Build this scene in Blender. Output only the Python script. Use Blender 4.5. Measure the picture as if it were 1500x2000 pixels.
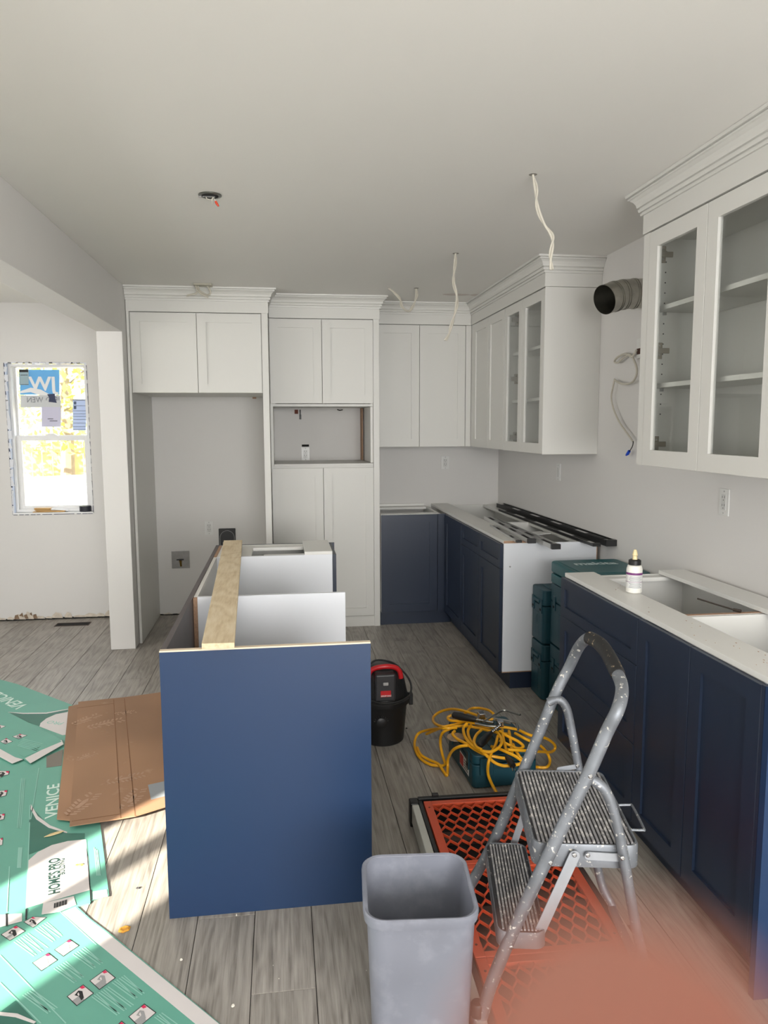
import bpy, math, random
from mathutils import Vector, Matrix
random.seed(7)
C = bpy.context.scene.collection
S = bpy.context.scene
for o in list(bpy.data.objects): bpy.data.objects.remove(o)

# ---------------- camera ----------------
FPX = 1460.014
R_ = Vector((0.99063719, -0.13646921, -0.0037574)); U_ = Vector((0.01945248, 0.11385793, 0.99330659)); F_ = Vector((0.13512795, 0.98407953, -0.11544656))
CAM = Vector((0, 0, 1.5605))
cd = bpy.data.cameras.new('camera'); cam = bpy.data.objects.new('camera', cd); C.objects.link(cam)
cam.matrix_world = Matrix(((R_.x, U_.x, -F_.x, CAM.x), (R_.y, U_.y, -F_.y, CAM.y), (R_.z, U_.z, -F_.z, CAM.z), (0, 0, 0, 1)))
cd.sensor_fit = 'HORIZONTAL'; cd.sensor_width = 36; cd.lens = 36 * FPX / 1500; cd.clip_start = 0.005; cd.clip_end = 200
cd.dof.use_dof = True; cd.dof.focus_distance = 2.7; cd.dof.aperture_fstop = 11.5
S.camera = cam

# ---------------- light ----------------
S.view_settings.view_transform = 'Standard'; S.view_settings.look = 'None'; S.view_settings.gamma = 1
S.view_settings.use_curve_mapping = False; S.view_settings.exposure = 1.1
W = bpy.data.worlds.new('world'); S.world = W; W.use_nodes = True
bg = W.node_tree.nodes['Background']; bg.inputs[0].default_value = (0.90, 0.94, 1.0, 1); bg.inputs[1].default_value = 2.2
def light(name, kind, energy, col=(1, 1, 1), **k):
    l = bpy.data.lights.new(name, kind); l.energy = energy; l.color = col
    o = bpy.data.objects.new(name, l); C.objects.link(o)
    for a, b in k.items(): setattr(l, a, b)
    return o
sun = light('sun', 'SUN', 13, (1, 0.93, 0.80), angle=0.012)
EL = math.radians(24.5)
sd = Vector((0.64 * math.cos(EL), 0.768 * math.cos(EL), -math.sin(EL)))
sun.rotation_euler = sd.to_track_quat('-Z', 'Y').to_euler()
a = light('daylight_rear_window', 'AREA', 92, (1.0, 0.985, 0.955), shape='RECTANGLE', size=2.4, size_y=1.5)
a.location = (0.75, -2.42, 1.55); a.rotation_euler = (math.radians(104), 0, 0)
a = light('daylight_left_window', 'AREA', 15, (1.0, 0.97, 0.92), shape='RECTANGLE', size=2.6, size_y=1.5)
a.location = (-3.12, 3.3, 1.5); a.rotation_euler = (math.radians(90), 0, math.radians(-90))
a = light('daylight_left_door', 'AREA', 9, (1, 0.96, 0.9), shape='RECTANGLE', size=0.7, size_y=1.9)
a.location = (-3.1, -1.7, 1.1); a.rotation_euler = (math.radians(90), 0, math.radians(-90))

# ---------------- helpers ----------------
def ray(u, v): return (F_ * FPX + R_ * (u - 750) - U_ * (v - 1000)).normalized()
def wp(u, v, ax, val):          # point seen at photo pixel (u,v) on the world plane ax = val
    d = ray(u, v); i = 'XYZ'.index(ax); return CAM + d * ((val - CAM[i]) / d[i])
def fl(u, v, z=0.0): return wp(u, v, 'Z', z)

def lin(c): return tuple(((x / 255) / 12.92 if x / 255 <= .04045 else ((x / 255 + .055) / 1.055) ** 2.4) for x in c) + (1,)
MATS = {}
def mat(name, rgb, rough=0.5, metal=0.0, noise=0.0, nscale=8.0, bump=0.0, spec=0.5, rand=0.0, stretch=None, coat=0.0, bscale=None):
    if name in MATS: return MATS[name]
    m = bpy.data.materials.new(name); m.use_nodes = True; nt = m.node_tree; b = nt.nodes['Principled BSDF']
    col = lin(rgb) if max(rgb) > 1 else tuple(rgb) + (1,)
    b.inputs['Base Color'].default_value = col; b.inputs['Roughness'].default_value = rough; b.inputs['Metallic'].default_value = metal
    b.inputs['Specular IOR Level'].default_value = spec; b.inputs['Coat Weight'].default_value = coat
    tc = nt.nodes.new('ShaderNodeTexCoord'); vec = tc.outputs['Object']
    if stretch:
        mp = nt.nodes.new('ShaderNodeMapping'); mp.inputs['Scale'].default_value = stretch; nt.links.new(vec, mp.inputs[0]); vec = mp.outputs[0]
    n = nt.nodes.new('ShaderNodeTexNoise'); n.inputs['Scale'].default_value = nscale; n.inputs['Detail'].default_value = 5; nt.links.new(vec, n.inputs['Vector'])
    if noise > 0:
        mr = nt.nodes.new('ShaderNodeMapRange'); mr.inputs[1].default_value = .25; mr.inputs[2].default_value = .75; mr.inputs[3].default_value = 1 - noise; mr.inputs[4].default_value = 1 + noise
        nt.links.new(n.outputs[0], mr.inputs[0])
        hs = nt.nodes.new('ShaderNodeHueSaturation'); hs.inputs['Color'].default_value = col; nt.links.new(mr.outputs[0], hs.inputs['Value']); nt.links.new(hs.outputs[0], b.inputs['Base Color'])
    if bump > 0:
        n2 = nt.nodes.new('ShaderNodeTexNoise'); n2.inputs['Scale'].default_value = bscale or nscale * 6; n2.inputs['Detail'].default_value = 3; nt.links.new(vec, n2.inputs['Vector'])
        bp = nt.nodes.new('ShaderNodeBump'); bp.inputs['Strength'].default_value = bump; bp.inputs['Distance'].default_value = .002
        nt.links.new(n2.outputs[0], bp.inputs['Height']); nt.links.new(bp.outputs[0], b.inputs['Normal'])
    MATS[name] = m; return m

def speckled(name, rgb, rgb2, scale, lo, hi, rough=.5, metal=0, rough2=.8, bump=.0, scale2=None, stretch=None):
    """base colour with splashes of a second colour (paint, dust)"""
    m = bpy.data.materials.new(name); m.use_nodes = True; nt = m.node_tree; b = nt.nodes['Principled BSDF']
    tc = nt.nodes.new('ShaderNodeTexCoord'); vec = tc.outputs['Object']
    if stretch:
        mp = nt.nodes.new('ShaderNodeMapping'); mp.inputs['Scale'].default_value = stretch; nt.links.new(vec, mp.inputs[0]); vec = mp.outputs[0]
    n = nt.nodes.new('ShaderNodeTexNoise'); n.inputs['Scale'].default_value = scale; n.inputs['Detail'].default_value = 4; n.inputs['Roughness'].default_value = .6; nt.links.new(vec, n.inputs['Vector'])
    r = nt.nodes.new('ShaderNodeValToRGB'); r.color_ramp.elements[0].position = lo; r.color_ramp.elements[1].position = hi
    r.color_ramp.elements[0].color = lin(rgb); r.color_ramp.elements[1].color = lin(rgb2)
    nt.links.new(n.outputs[0], r.inputs[0]); 
    n3 = nt.nodes.new('ShaderNodeTexNoise'); n3.inputs['Scale'].default_value = scale2 or scale * .2; nt.links.new(vec, n3.inputs['Vector'])
    hs = nt.nodes.new('ShaderNodeHueSaturation'); mr = nt.nodes.new('ShaderNodeMapRange'); mr.inputs[1].default_value = .3; mr.inputs[2].default_value = .7; mr.inputs[3].default_value = .75; mr.inputs[4].default_value = 1.15
    nt.links.new(n3.outputs[0], mr.inputs[0]); nt.links.new(mr.outputs[0], hs.inputs['Value']); nt.links.new(r.outputs[0], hs.inputs['Color']); nt.links.new(hs.outputs[0], b.inputs['Base Color'])
    rr = nt.nodes.new('ShaderNodeMapRange'); rr.inputs[1].default_value = lo; rr.inputs[2].default_value = hi; rr.inputs[3].default_value = rough; rr.inputs[4].default_value = rough2; nt.links.new(n.outputs[0], rr.inputs[0]); nt.links.new(rr.outputs[0], b.inputs['Roughness'])
    if metal:
        mm = nt.nodes.new('ShaderNodeMapRange'); mm.inputs[1].default_value = lo; mm.inputs[2].default_value = hi; mm.inputs[3].default_value = metal; mm.inputs[4].default_value = 0; nt.links.new(n.outputs[0], mm.inputs[0]); nt.links.new(mm.outputs[0], b.inputs['Metallic'])
    if bump:
        bp = nt.nodes.new('ShaderNodeBump'); bp.inputs['Strength'].default_value = bump; bp.inputs['Distance'].default_value = .001; nt.links.new(n.outputs[0], bp.inputs['Height']); nt.links.new(bp.outputs[0], b.inputs['Normal'])
    MATS[name] = m; return m

def wood(name, c1, c2, c3, grain=(55, 2.2, 55), rough=.5, perobj=.10, ring=1.0, gs=1.0, amp=.07):
    m = bpy.data.materials.new(name); m.use_nodes = True; nt = m.node_tree; b = nt.nodes['Principled BSDF']; L = nt.links.new; N = nt.nodes.new
    tc = N('ShaderNodeTexCoord'); oi = N('ShaderNodeObjectInfo')
    off = N('ShaderNodeVectorMath'); off.operation = 'ADD'; sc = N('ShaderNodeVectorMath'); sc.operation = 'SCALE'; sc.inputs[0].default_value = (13.1, 27.7, 5.3); L(oi.outputs['Random'], sc.inputs['Scale'])
    L(tc.outputs['Object'], off.inputs[0]); L(sc.outputs[0], off.inputs[1])
    mp = N('ShaderNodeMapping'); mp.inputs['Scale'].default_value = grain; L(off.outputs[0], mp.inputs[0])
    n1 = N('ShaderNodeTexNoise'); n1.inputs['Scale'].default_value = gs; n1.inputs['Detail'].default_value = 6; n1.inputs['Roughness'].default_value = .65; L(mp.outputs[0], n1.inputs['Vector'])
    # cathedral rings: slow distorted field put through a sine
    mp2 = N('ShaderNodeMapping'); mp2.inputs['Scale'].default_value = (grain[0] * .12, grain[1] * .55, grain[2] * .12); L(off.outputs[0], mp2.inputs[0])
    n2 = N('ShaderNodeTexNoise'); n2.inputs['Scale'].default_value = gs * .8; n2.inputs['Detail'].default_value = 1.5; L(mp2.outputs[0], n2.inputs['Vector'])
    ml = N('ShaderNodeMath'); ml.operation = 'MULTIPLY'; ml.inputs[1].default_value = 60 * ring; L(n2.outputs[0], ml.inputs[0])
    si = N('ShaderNodeMath'); si.operation = 'SINE'; L(ml.outputs[0], si.inputs[0])
    m2 = N('ShaderNodeMath'); m2.operation = 'MULTIPLY_ADD'; m2.inputs[1].default_value = amp; L(si.outputs[0], m2.inputs[0]); L(n1.outputs[0], m2.inputs[2])
    # broad darker smudges
    n3 = N('ShaderNodeTexNoise'); n3.inputs['Scale'].default_value = 5; n3.inputs['Detail'].default_value = 3; L(off.outputs[0], n3.inputs['Vector'])
    m3 = N('ShaderNodeMath'); m3.operation = 'MULTIPLY_ADD'; m3.inputs[1].default_value = .24; L(n3.outputs[0], m3.inputs[0]); L(m2.outputs[0], m3.inputs[2])
    r = N('ShaderNodeValToRGB'); e = r.color_ramp.elements; e[0].position = .39; e[0].color = lin(c1); e[1].position = .85; e[1].color = lin(c3); x = e.new(.61); x.color = lin(c2)
    L(m3.outputs[0], r.inputs[0])
    hs = N('ShaderNodeHueSaturation'); mr = N('ShaderNodeMapRange'); mr.inputs[3].default_value = 1 - perobj; mr.inputs[4].default_value = 1 + perobj; L(oi.outputs['Random'], mr.inputs[0]); L(mr.outputs[0], hs.inputs['Value'])
    L(r.outputs[0], hs.inputs['Color']); L(hs.outputs[0], b.inputs['Base Color']); b.inputs['Roughness'].default_value = rough
    bp = N('ShaderNodeBump'); bp.inputs['Strength'].default_value = .25; bp.inputs['Distance'].default_value = .0008; L(n1.outputs[0], bp.inputs['Height']); L(bp.outputs[0], b.inputs['Normal'])
    MATS[name] = m; return m

def glassmat(name, tint=(.975, .985, .98), amt=.12):
    m = bpy.data.materials.new(name); m.use_nodes = True; nt = m.node_tree; nt.nodes.clear()
    o = nt.nodes.new('ShaderNodeOutputMaterial'); mx = nt.nodes.new('ShaderNodeMixShader'); t = nt.nodes.new('ShaderNodeBsdfTransparent'); g = nt.nodes.new('ShaderNodeBsdfGlossy')
    t.inputs[0].default_value = tint + (1,); g.inputs['Roughness'].default_value = .02; fr = nt.nodes.new('ShaderNodeMath'); lw = nt.nodes.new('ShaderNodeLayerWeight'); lw.inputs[0].default_value = .5; pw = nt.nodes.new('ShaderNodeMath'); pw.operation = 'POWER'; pw.inputs[1].default_value = 5; nt.links.new(lw.outputs['Facing'], pw.inputs[0]); fr.operation = 'MULTIPLY_ADD'; fr.inputs[1].default_value = .9; fr.inputs[2].default_value = .035; nt.links.new(pw.outputs[0], fr.inputs[0])
    nt.links.new(fr.outputs[0], mx.inputs[0]); nt.links.new(t.outputs[0], mx.inputs[1]); nt.links.new(g.outputs[0], mx.inputs[2]); nt.links.new(mx.outputs[0], o.inputs[0])
    MATS[name] = m; return m

class MB:
    def __init__(s): s.v = []; s.f = []; s.smooth = False
    def add(s, vs, fs):
        n = len(s.v); s.v += [Vector(x) for x in vs]; s.f += [tuple(i + n for i in f) for f in fs]; return s
    def box(s, x0, x1, y0, y1, z0, z1):
        if x0 > x1: x0, x1 = x1, x0
        if y0 > y1: y0, y1 = y1, y0
        if z0 > z1: z0, z1 = z1, z0
        return s.add([(x0, y0, z0), (x1, y0, z0), (x1, y1, z0), (x0, y1, z0), (x0, y0, z1), (x1, y0, z1), (x1, y1, z1), (x0, y1, z1)],
                     [(0, 3, 2, 1), (4, 5, 6, 7), (0, 1, 5, 4), (1, 2, 6, 5), (2, 3, 7, 6), (3, 0, 4, 7)])
    def obox(s, M, x0, x1, y0, y1, z0, z1):    # box in the frame M
        t = MB().box(x0, x1, y0, y1, z0, z1); return s.add([M @ v for v in t.v], t.f)
    def prism(s, poly, z0, z1, M=None):          # poly: list of (x,y) counter-clockwise
        n = len(poly); ar = sum(poly[i][0] * poly[(i + 1) % n][1] - poly[(i + 1) % n][0] * poly[i][1] for i in range(n))
        if ar < 0: poly = poly[::-1]
        vs = [(p[0], p[1], z0) for p in poly] + [(p[0], p[1], z1) for p in poly]
        if M: vs = [M @ Vector(v) for v in vs]
        return s.add(vs, [tuple(range(n - 1, -1, -1)), tuple(range(n, 2 * n))] + [(i, (i + 1) % n, n + (i + 1) % n, n + i) for i in range(n)])
    def tube(s, pts, r, seg=10, closed=False, cap=True, flat=None):
        s.smooth = True; P = [Vector(p) for p in pts]; n = len(P); rings = []
        rr = r if isinstance(r, (list, tuple)) else [r] * n
        up = None
        for i in range(n):
            if closed: t = (P[(i + 1) % n] - P[i - 1])
            else: t = P[min(i + 1, n - 1)] - P[max(i - 1, 0)]
            t.normalize()
            if up is None: up = t.orthogonal().normalized()
            up = (up - t * up.dot(t))
            if up.length < 1e-6: up = t.orthogonal()
            up.normalize(); sd_ = t.cross(up)
            rings.append([P[i] + (up * math.cos(2 * math.pi * k / seg) + sd_ * math.sin(2 * math.pi * k / seg)) * rr[i] for k in range(seg)])
        vs = [v for rg in rings for v in rg]; fs = []
        for i in range(n if closed else n - 1):
            a_, b_ = i * seg, ((i + 1) % n) * seg
            for k in range(seg): fs.append((a_ + k, a_ + (k + 1) % seg, b_ + (k + 1) % seg, b_ + k))
        if cap and not closed: fs += [tuple(range(seg - 1, -1, -1)), tuple(range((n - 1) * seg, n * seg))]
        return s.add(vs, fs)
    def lathe(s, prof, M=None, seg=24, cap=True):   # prof: list of (r,z)
        s.smooth = True; vs = []; n = len(prof)
        for r, z in prof:
            for k in range(seg): vs.append(Vector((r * math.cos(2 * math.pi * k / seg), r * math.sin(2 * math.pi * k / seg), z)))
        if M: vs = [M @ v for v in vs]
        fs = [(i * seg + k, i * seg + (k + 1) % seg, (i + 1) * seg + (k + 1) % seg, (i + 1) * seg + k) for i in range(n - 1) for k in range(seg)]
        if cap: fs += [tuple(range(seg - 1, -1, -1)), tuple(range((n - 1) * seg, n * seg))]
        return s.add(vs, fs)
    def loft(s, rings, cap0=True, cap1=True, closed=True):
        n = len(rings[0]); vs = [v for r in rings for v in r]; fs = []
        for i in range(len(rings) - 1):
            for k in range(n if closed else n - 1): fs.append((i * n + k, i * n + (k + 1) % n, (i + 1) * n + (k + 1) % n, (i + 1) * n + k))
        if cap0: fs.append(tuple(range(n - 1, -1, -1)))
        if cap1: fs.append(tuple(range((len(rings) - 1) * n, len(rings) * n)))
        return s.add(vs, fs)

def spline(pts, n=8, closed=False):
    P = [Vector(p) for p in pts]; out = []; N = len(P)
    for i in range(N if closed else N - 1):
        if closed: a_, b_, c_, d_ = P[i - 1], P[i], P[(i + 1) % N], P[(i + 2) % N]
        else: a_, b_, c_, d_ = P[max(i - 1, 0)], P[i], P[i + 1], P[min(i + 2, N - 1)]
        for k in range(n):
            t = k / n; out.append(.5 * ((2 * b_) + (c_ - a_) * t + (2 * a_ - 5 * b_ + 4 * c_ - d_) * t * t + (3 * b_ - a_ - 3 * c_ + d_) * t ** 3))
    if not closed: out.append(P[-1])
    return out

def origin(o):
    while o and o.parent: o = o.parent
    return Vector(o.location) if o else Vector((0, 0, 0))
def obj(name, mb, m, parent=None, loc=None, bev=0, label=None, seg=2):
    me = bpy.data.meshes.new(name)
    if parent is not None: off = origin(parent)
    elif loc is not None: off = Vector(loc)
    else:
        vs = mb.v; xs = [v.x for v in vs]; ys = [v.y for v in vs]; off = Vector(((min(xs) + max(xs)) / 2, (min(ys) + max(ys)) / 2, min(v.z for v in vs)))
    me.from_pydata([v - off for v in mb.v], [], mb.f); me.validate(); me.update()
    if mb.smooth or bev: me.shade_smooth(); me.set_sharp_from_angle(angle=math.radians(38))
    if m: me.materials.append(m)
    o = bpy.data.objects.new(name, me); C.objects.link(o)
    if parent is not None: o.parent = parent
    else: o.location = off
    if bev:
        bm = o.modifiers.new('bevel', 'BEVEL'); bm.width = bev; bm.segments = seg; bm.limit_method = 'ANGLE'; bm.angle_limit = math.radians(40); bm.harden_normals = True
    if label: o['label'] = label
    return o
def tag(o, label, cat, group=None, kind=None):
    o['label'] = label; o['category'] = cat
    if group: o['group'] = group
    if kind: o['kind'] = kind
    return o
def thing(name, label, cat, loc, group=None):
    o = bpy.data.objects.new(name, None); o.empty_display_size = .05; C.objects.link(o); o.location = loc; return tag(o, label, cat, group)
def struct(name, mb, m, bev=0):
    o = obj(name, mb, m, loc=(0, 0, 0), bev=bev); o['kind'] = 'structure'; return o
def text(s, size, m, parent, org, xd, yd, ext=.0004, bold=0, name='lettering', align='LEFT', sx=1.0):
    cu = bpy.data.curves.new('t', 'FONT'); cu.body = s; cu.size = size; cu.extrude = ext / 2; cu.offset = bold; cu.align_x = align; cu.resolution_u = 3
    t = bpy.data.objects.new('t', cu); me = bpy.data.meshes.new_from_object(t); bpy.data.objects.remove(t)
    X = Vector(xd).normalized(); Y = Vector(yd).normalized(); Z = X.cross(Y); off = origin(parent)
    mb = MB(); mb.add([Vector(org) + X * v.co.x * sx + Y * v.co.y + Z * v.co.z for v in me.vertices], [tuple(p.vertices) for p in me.polygons])
    return obj(name, mb, m, parent)

# ---------------- materials ----------------
WALL = mat('wall_paint', (212, 210, 207), .75, noise=.012, nscale=2, bump=.08, bscale=160)
CEIL = mat('ceiling_paint', (228, 226, 221), .85, noise=.012, nscale=1.5)
WHITE = mat('white_cabinet_lacquer', (208, 207, 202), .42)
INNER_SKYLIT = mat('white_melamine_skylit', (222, 225, 230), .35)  # white board tinted blue: skylight from the windows put into the colour
INNER = mat('white_melamine', (222, 221, 216), .35)
NAVY = mat('navy_lacquer', (30, 41, 60), .36, noise=.03, nscale=3)
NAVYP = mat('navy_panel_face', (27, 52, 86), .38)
RAW = mat('raw_chipboard', (166, 134, 110), .9, noise=.2, nscale=180)
PLY = wood('pine_plywood', (200, 178, 142), (216, 197, 164), (226, 210, 182), grain=(70, 8, 70), rough=.7, perobj=.02, ring=.55, amp=.09)
PLYEDGE = mat('plywood_edge', (222, 206, 182), .8, noise=.12, nscale=20, stretch=(1, 1, 12))
FLOORM = wood('grey_oak_plank', (114, 108, 101), (147, 141, 133), (168, 162, 154), grain=(120, 4.2, 120), rough=.42, perobj=.09, ring=.7, amp=.065)
DARK = mat('dark_void', (18, 17, 16), .9)
STEEL = mat('galvanised_steel', (170, 168, 160), .34, metal=1, noise=.25, nscale=14)
CHROME = mat('bright_steel', (190, 190, 190), .2, metal=1)
BLACKP = mat('black_plastic', (20, 20, 21), .45)
REDP = mat('red_plastic', (176, 22, 28), .35)
TEAL = mat('teal_case_plastic', (12, 84, 90), .42, noise=.05, nscale=20)
TEALD = mat('dark_teal_case_plastic', (18, 64, 76), .45, noise=.06, nscale=20)
CABLEW = mat('white_cable_sheath', (192, 187, 174), .5, noise=.06, nscale=40)
PLATE = mat('white_outlet_plastic', (215, 215, 212), .35)
ORANGE = mat('orange_plastic', (196, 76, 44), .42)
BINM = speckled('grey_bin_plastic', (128, 131, 142), (146, 149, 160), 14, .5, .78, .38, 0, .5, bump=.05)
LADM = speckled('paint_spattered_aluminium', (124, 128, 134), (214, 210, 200), 85, .615, .67, .5, .5, .8, bump=.2, scale2=14)
TREAD = speckled('paint_spattered_tread', (52, 52, 56), (180, 176, 172), 60, .60, .70, .5, .2, .9, bump=.3, scale2=8)
RIBM = speckled('worn_rib_metal', (150, 148, 150), (214, 210, 206), 60, .50, .66, .5, .2, .9, bump=.3)
GREEN = mat('green_printed_card', (98, 160, 142), .5, noise=.05, nscale=6)
DGREEN = mat('dark_green_printed_card', (50, 106, 92), .5, noise=.08, nscale=8)
CARDW = mat('white_printed_card', (208, 202, 200), .55, noise=.02, nscale=8)
LGREEN = mat('pale_green_print', (140, 190, 176), .55)
CARD = speckled('brown_cardboard', (156, 120, 92), (180, 150, 124), 7, .62, .80, .75, 0, .85)
INK = mat('black_print', (30, 30, 32), .6)
CGREY = mat('grey_print', (150, 150, 150), .6)
PINK = mat('magenta_print', (206, 40, 84), .6)
GLASS = glassmat('clear_glass')
YEL = mat('yellow_cord_rubber', (236, 170, 22), .45)
VINYL = mat('white_vinyl', (224, 224, 224), .4)

# ---------------- the room ----------------
XR, YB, ZC = 1.858, 6.262, 2.513
XL, Y0 = -3.2, -2.5
WX0, WX1, WZ0, WZ1 = -2.120, -1.508, .868, 2.058
struct('wall_right', MB().box(XR, XR + .12, Y0, YB, 0, ZC), WALL)
mb = MB(); mb.box(XL, WX0, YB, YB + .15, 0, ZC).box(WX1, XR + .12, YB, YB + .15, 0, ZC).box(WX0, WX1, YB, YB + .15, 0, WZ0).box(WX0, WX1, YB, YB + .15, WZ1, ZC)
struct('wall_back', mb, WALL)
# left wall: glazed door (sun) near the camera, window further on
mb = MB(); X0, X1 = XL - .12, XL
DY0, DY1, DZ1 = -1.085, -.135, 2.32
mb.box(X0, X1, Y0, DY0, 0, ZC).box(X0, X1, DY0, DY1, DZ1, ZC).box(X0, X1, DY1, 2.0, 0, ZC).box(X0, X1, 2.0, 4.6, 0, .75).box(X0, X1, 2.0, 4.6, 2.25, ZC).box(X0, X1, 4.6, YB + .15, 0, ZC)
struct('wall_left', mb, WALL)
mb = MB(); mb.box(-3.2, -.45, Y0 - .12, Y0, 0, ZC).box(1.95, XR + .12, Y0 - .12, Y0, 0, ZC).box(-.45, 1.95, Y0 - .12, Y0, 0, .8).box(-.45, 1.95, Y0 - .12, Y0, 2.3, ZC)
struct('wall_rear', mb, WALL)
mb = MB(); mb.box(XL - .12, XR + .12, Y0 - .12, YB + .15, ZC, ZC + .1); ceil = struct('ceiling', mb, CEIL)
mb = MB(); mb.box(-1.208, -1.04, 5.315, YB, 0, ZC); struct('wall_stub', mb, WALL, bev=.004)
mb = MB(); mb.box(-1.208, -1.04, Y0, 5.315, 2.191, ZC); struct('trim_1', mb, WALL, bev=.003)
# floor: sub-floor and planks
flo = struct('floor', MB().box(XL, XR, Y0, YB, -.03, -.0085), DARK)
def plank_mesh(w, l):
    c = .0006; z = 0
    me = bpy.data.meshes.new('plank')
    v = [(0, 0, -.0085), (w, 0, -.0085), (w, l, -.0085), (0, l, -.0085), (0, 0, -c), (w, 0, -c), (w, l, -c), (0, l, -c), (c, c, z), (w - c, c, z), (w - c, l - c, z), (c, l - c, z)]
    f = [(0, 1, 5, 4), (1, 2, 6, 5), (2, 3, 7, 6), (3, 0, 4, 7), (4, 5, 9, 8), (5, 6, 10, 9), (6, 7, 11, 10), (7, 4, 8, 11), (8, 9, 10, 11)]
    me.from_pydata(v, [], f); me.materials.append(FLOORM); return me
PM = plank_mesh(.1777, 1.2182); cuts = {}
k0 = math.floor((XL + .29) / .18)
seamfix = {0: 2.275, 1: 1.93, 2: 2.62, 3: 3.5, 4: 2.27, 5: 2.3, -1: 2.9, -2: 3.3}
for k in range(k0, 12):
    x = -.29 + .18 * k
    if x > XR: break
    w = min(.18, XR - x); xx = max(x, XL); w = min(w, x + .18 - xx)
    s0 = seamfix.get(k, random.uniform(0, 1.22)); y = s0 - 1.22 * math.ceil((s0 - Y0) / 1.22)
    while y < YB:
        ya, yb = max(y, Y0), min(y + 1.22, YB); y += 1.22
        if yb - ya < .05: continue
        if w > .1795 and yb - ya > 1.2195: me = PM
        else: me = plank_mesh(w - .0023, yb - ya - .0018)
        o = bpy.data.objects.new('plank', me); C.objects.link(o); o.location = (xx, ya, 0); o.parent = flo
# unfinished foot of the walls: dark gap, torn drywall paper
struct('trim_2', MB().box(XL, -1.208, YB - .004, YB, 0, .016).box(-1.02, -.12, YB - .004, YB, 0, .010), DARK)
mb = MB(); x = -2.35; random.seed(3)
while x < -1.21:
    w = random.uniform(.03, .11); h = random.uniform(.012, .05) * (1.3 if -2.2 < x < -1.95 else 1)
    mb.add([(x, YB - .006, .012), (x + w, YB - .006 - random.uniform(0, .01), .010), (x + w * .8, YB - .004, .014 + h * .7), (x + w * .35, YB - .004, .014 + h), (x, YB - .005, .016 + h * .3)], [(0, 1, 2, 3, 4)])
    x += w * random.uniform(.75, 1.15)
for i in range(7):
    x = -1.0 + i * .12; mb.add([(x, YB - .006, .008), (x + .09, YB - .007, .008), (x + .05, YB - .004, .02 + .01 * (i % 3))], [(0, 1, 2)])
o = obj('torn_drywall_paper', mb, mat('torn_paper', (196, 186, 172), .9, noise=.2, nscale=30)); tag(o, 'ragged torn drywall paper along the foot of the unfinished back wall', 'torn paper', kind='stuff')
mb = MB()
for i in range(5):
    x = -2.16 + i * .035; mb.add([(x, YB - .008, .012), (x + .04, YB - .009, .014), (x + .028, YB - .006, .05 + .016 * (i % 2)), (x + .006, YB - .006, .045)], [(0, 1, 2, 3)])
tag(obj('torn_wall_patch', mb, mat('torn_brown', (126, 104, 84), .95, noise=.3, nscale=40)), 'brown broken patch at the foot of the wall below the window', 'wall damage')
# floor vent cut-out
t = thing('floor_vent', 'dark rectangular floor vent opening in the planks below the window', 'vent', (-1.66, 6.07, 0))
obj('vent_opening', MB().box(-1.785, -1.535, 6.025, 6.115, .0, .0015), DARK, t)
obj('vent_rim', MB().box(-1.79, -1.53, 6.02, 6.027, 0, .003).box(-1.79, -1.53, 6.113, 6.12, 0, .003).box(-1.79, -1.785, 6.02, 6.12, 0, .003).box(-1.535, -1.53, 6.02, 6.12, 0, .003), mat('vent_brown', (74, 58, 50), .6), t)

# ---------------- the window in the back wall ----------------
win = thing('window_1', 'white', 'window', (-1.81, YB, WZ0)); del win['label']; del win['category']; win['kind'] = 'structure'
def ringbox(mb, x0, x1, z0, z1, w, y0, y1, wb=None, wt=None):
    wb = wb or w; wt = wt or w
    return mb.box(x0, x0 + w, y0, y1, z0, z1).box(x1 - w, x1, y0, y1, z0, z1).box(x0 + w, x1 - w, y0, y1, z0, z0 + wb).box(x0 + w, x1 - w, y0, y1, z1 - wt, z1)
obj('frame', ringbox(MB(), WX0 + .012, WX1 - .008, WZ0 + .01, WZ1 - .01, .022, YB + .03, YB + .13), VINYL, win, bev=.002)
up = obj('upper_sash', ringbox(MB(), -2.096, -1.520, 1.455, 2.050, .026, YB + .095, YB + .12, wb=.035), VINYL, win, bev=.002)
lo = obj('lower_sash', ringbox(MB(), -2.096, -1.520, .885, 1.487, .048, YB + .06, YB + .09, wb=.04, wt=.04), VINYL, win, bev=.002)
obj('pane', MB().box(-2.072, -1.544, YB + .106, YB + .109, 1.488, 2.026), GLASS, up)
obj('pane', MB().box(-2.05, -1.566, YB + .074, YB + .077, .923, 1.449), GLASS, lo)
obj('sash_lock', MB().prism([(-1.87, 1.487), (-1.77, 1.487), (-1.80, 1.505), (-1.84, 1.505)], 0, .03, Matrix(((1, 0, 0, 0), (0, 0, 1, YB + .06), (0, 1, 0, 0), (0, 0, 0, 1)))), VINYL, lo)
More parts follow.
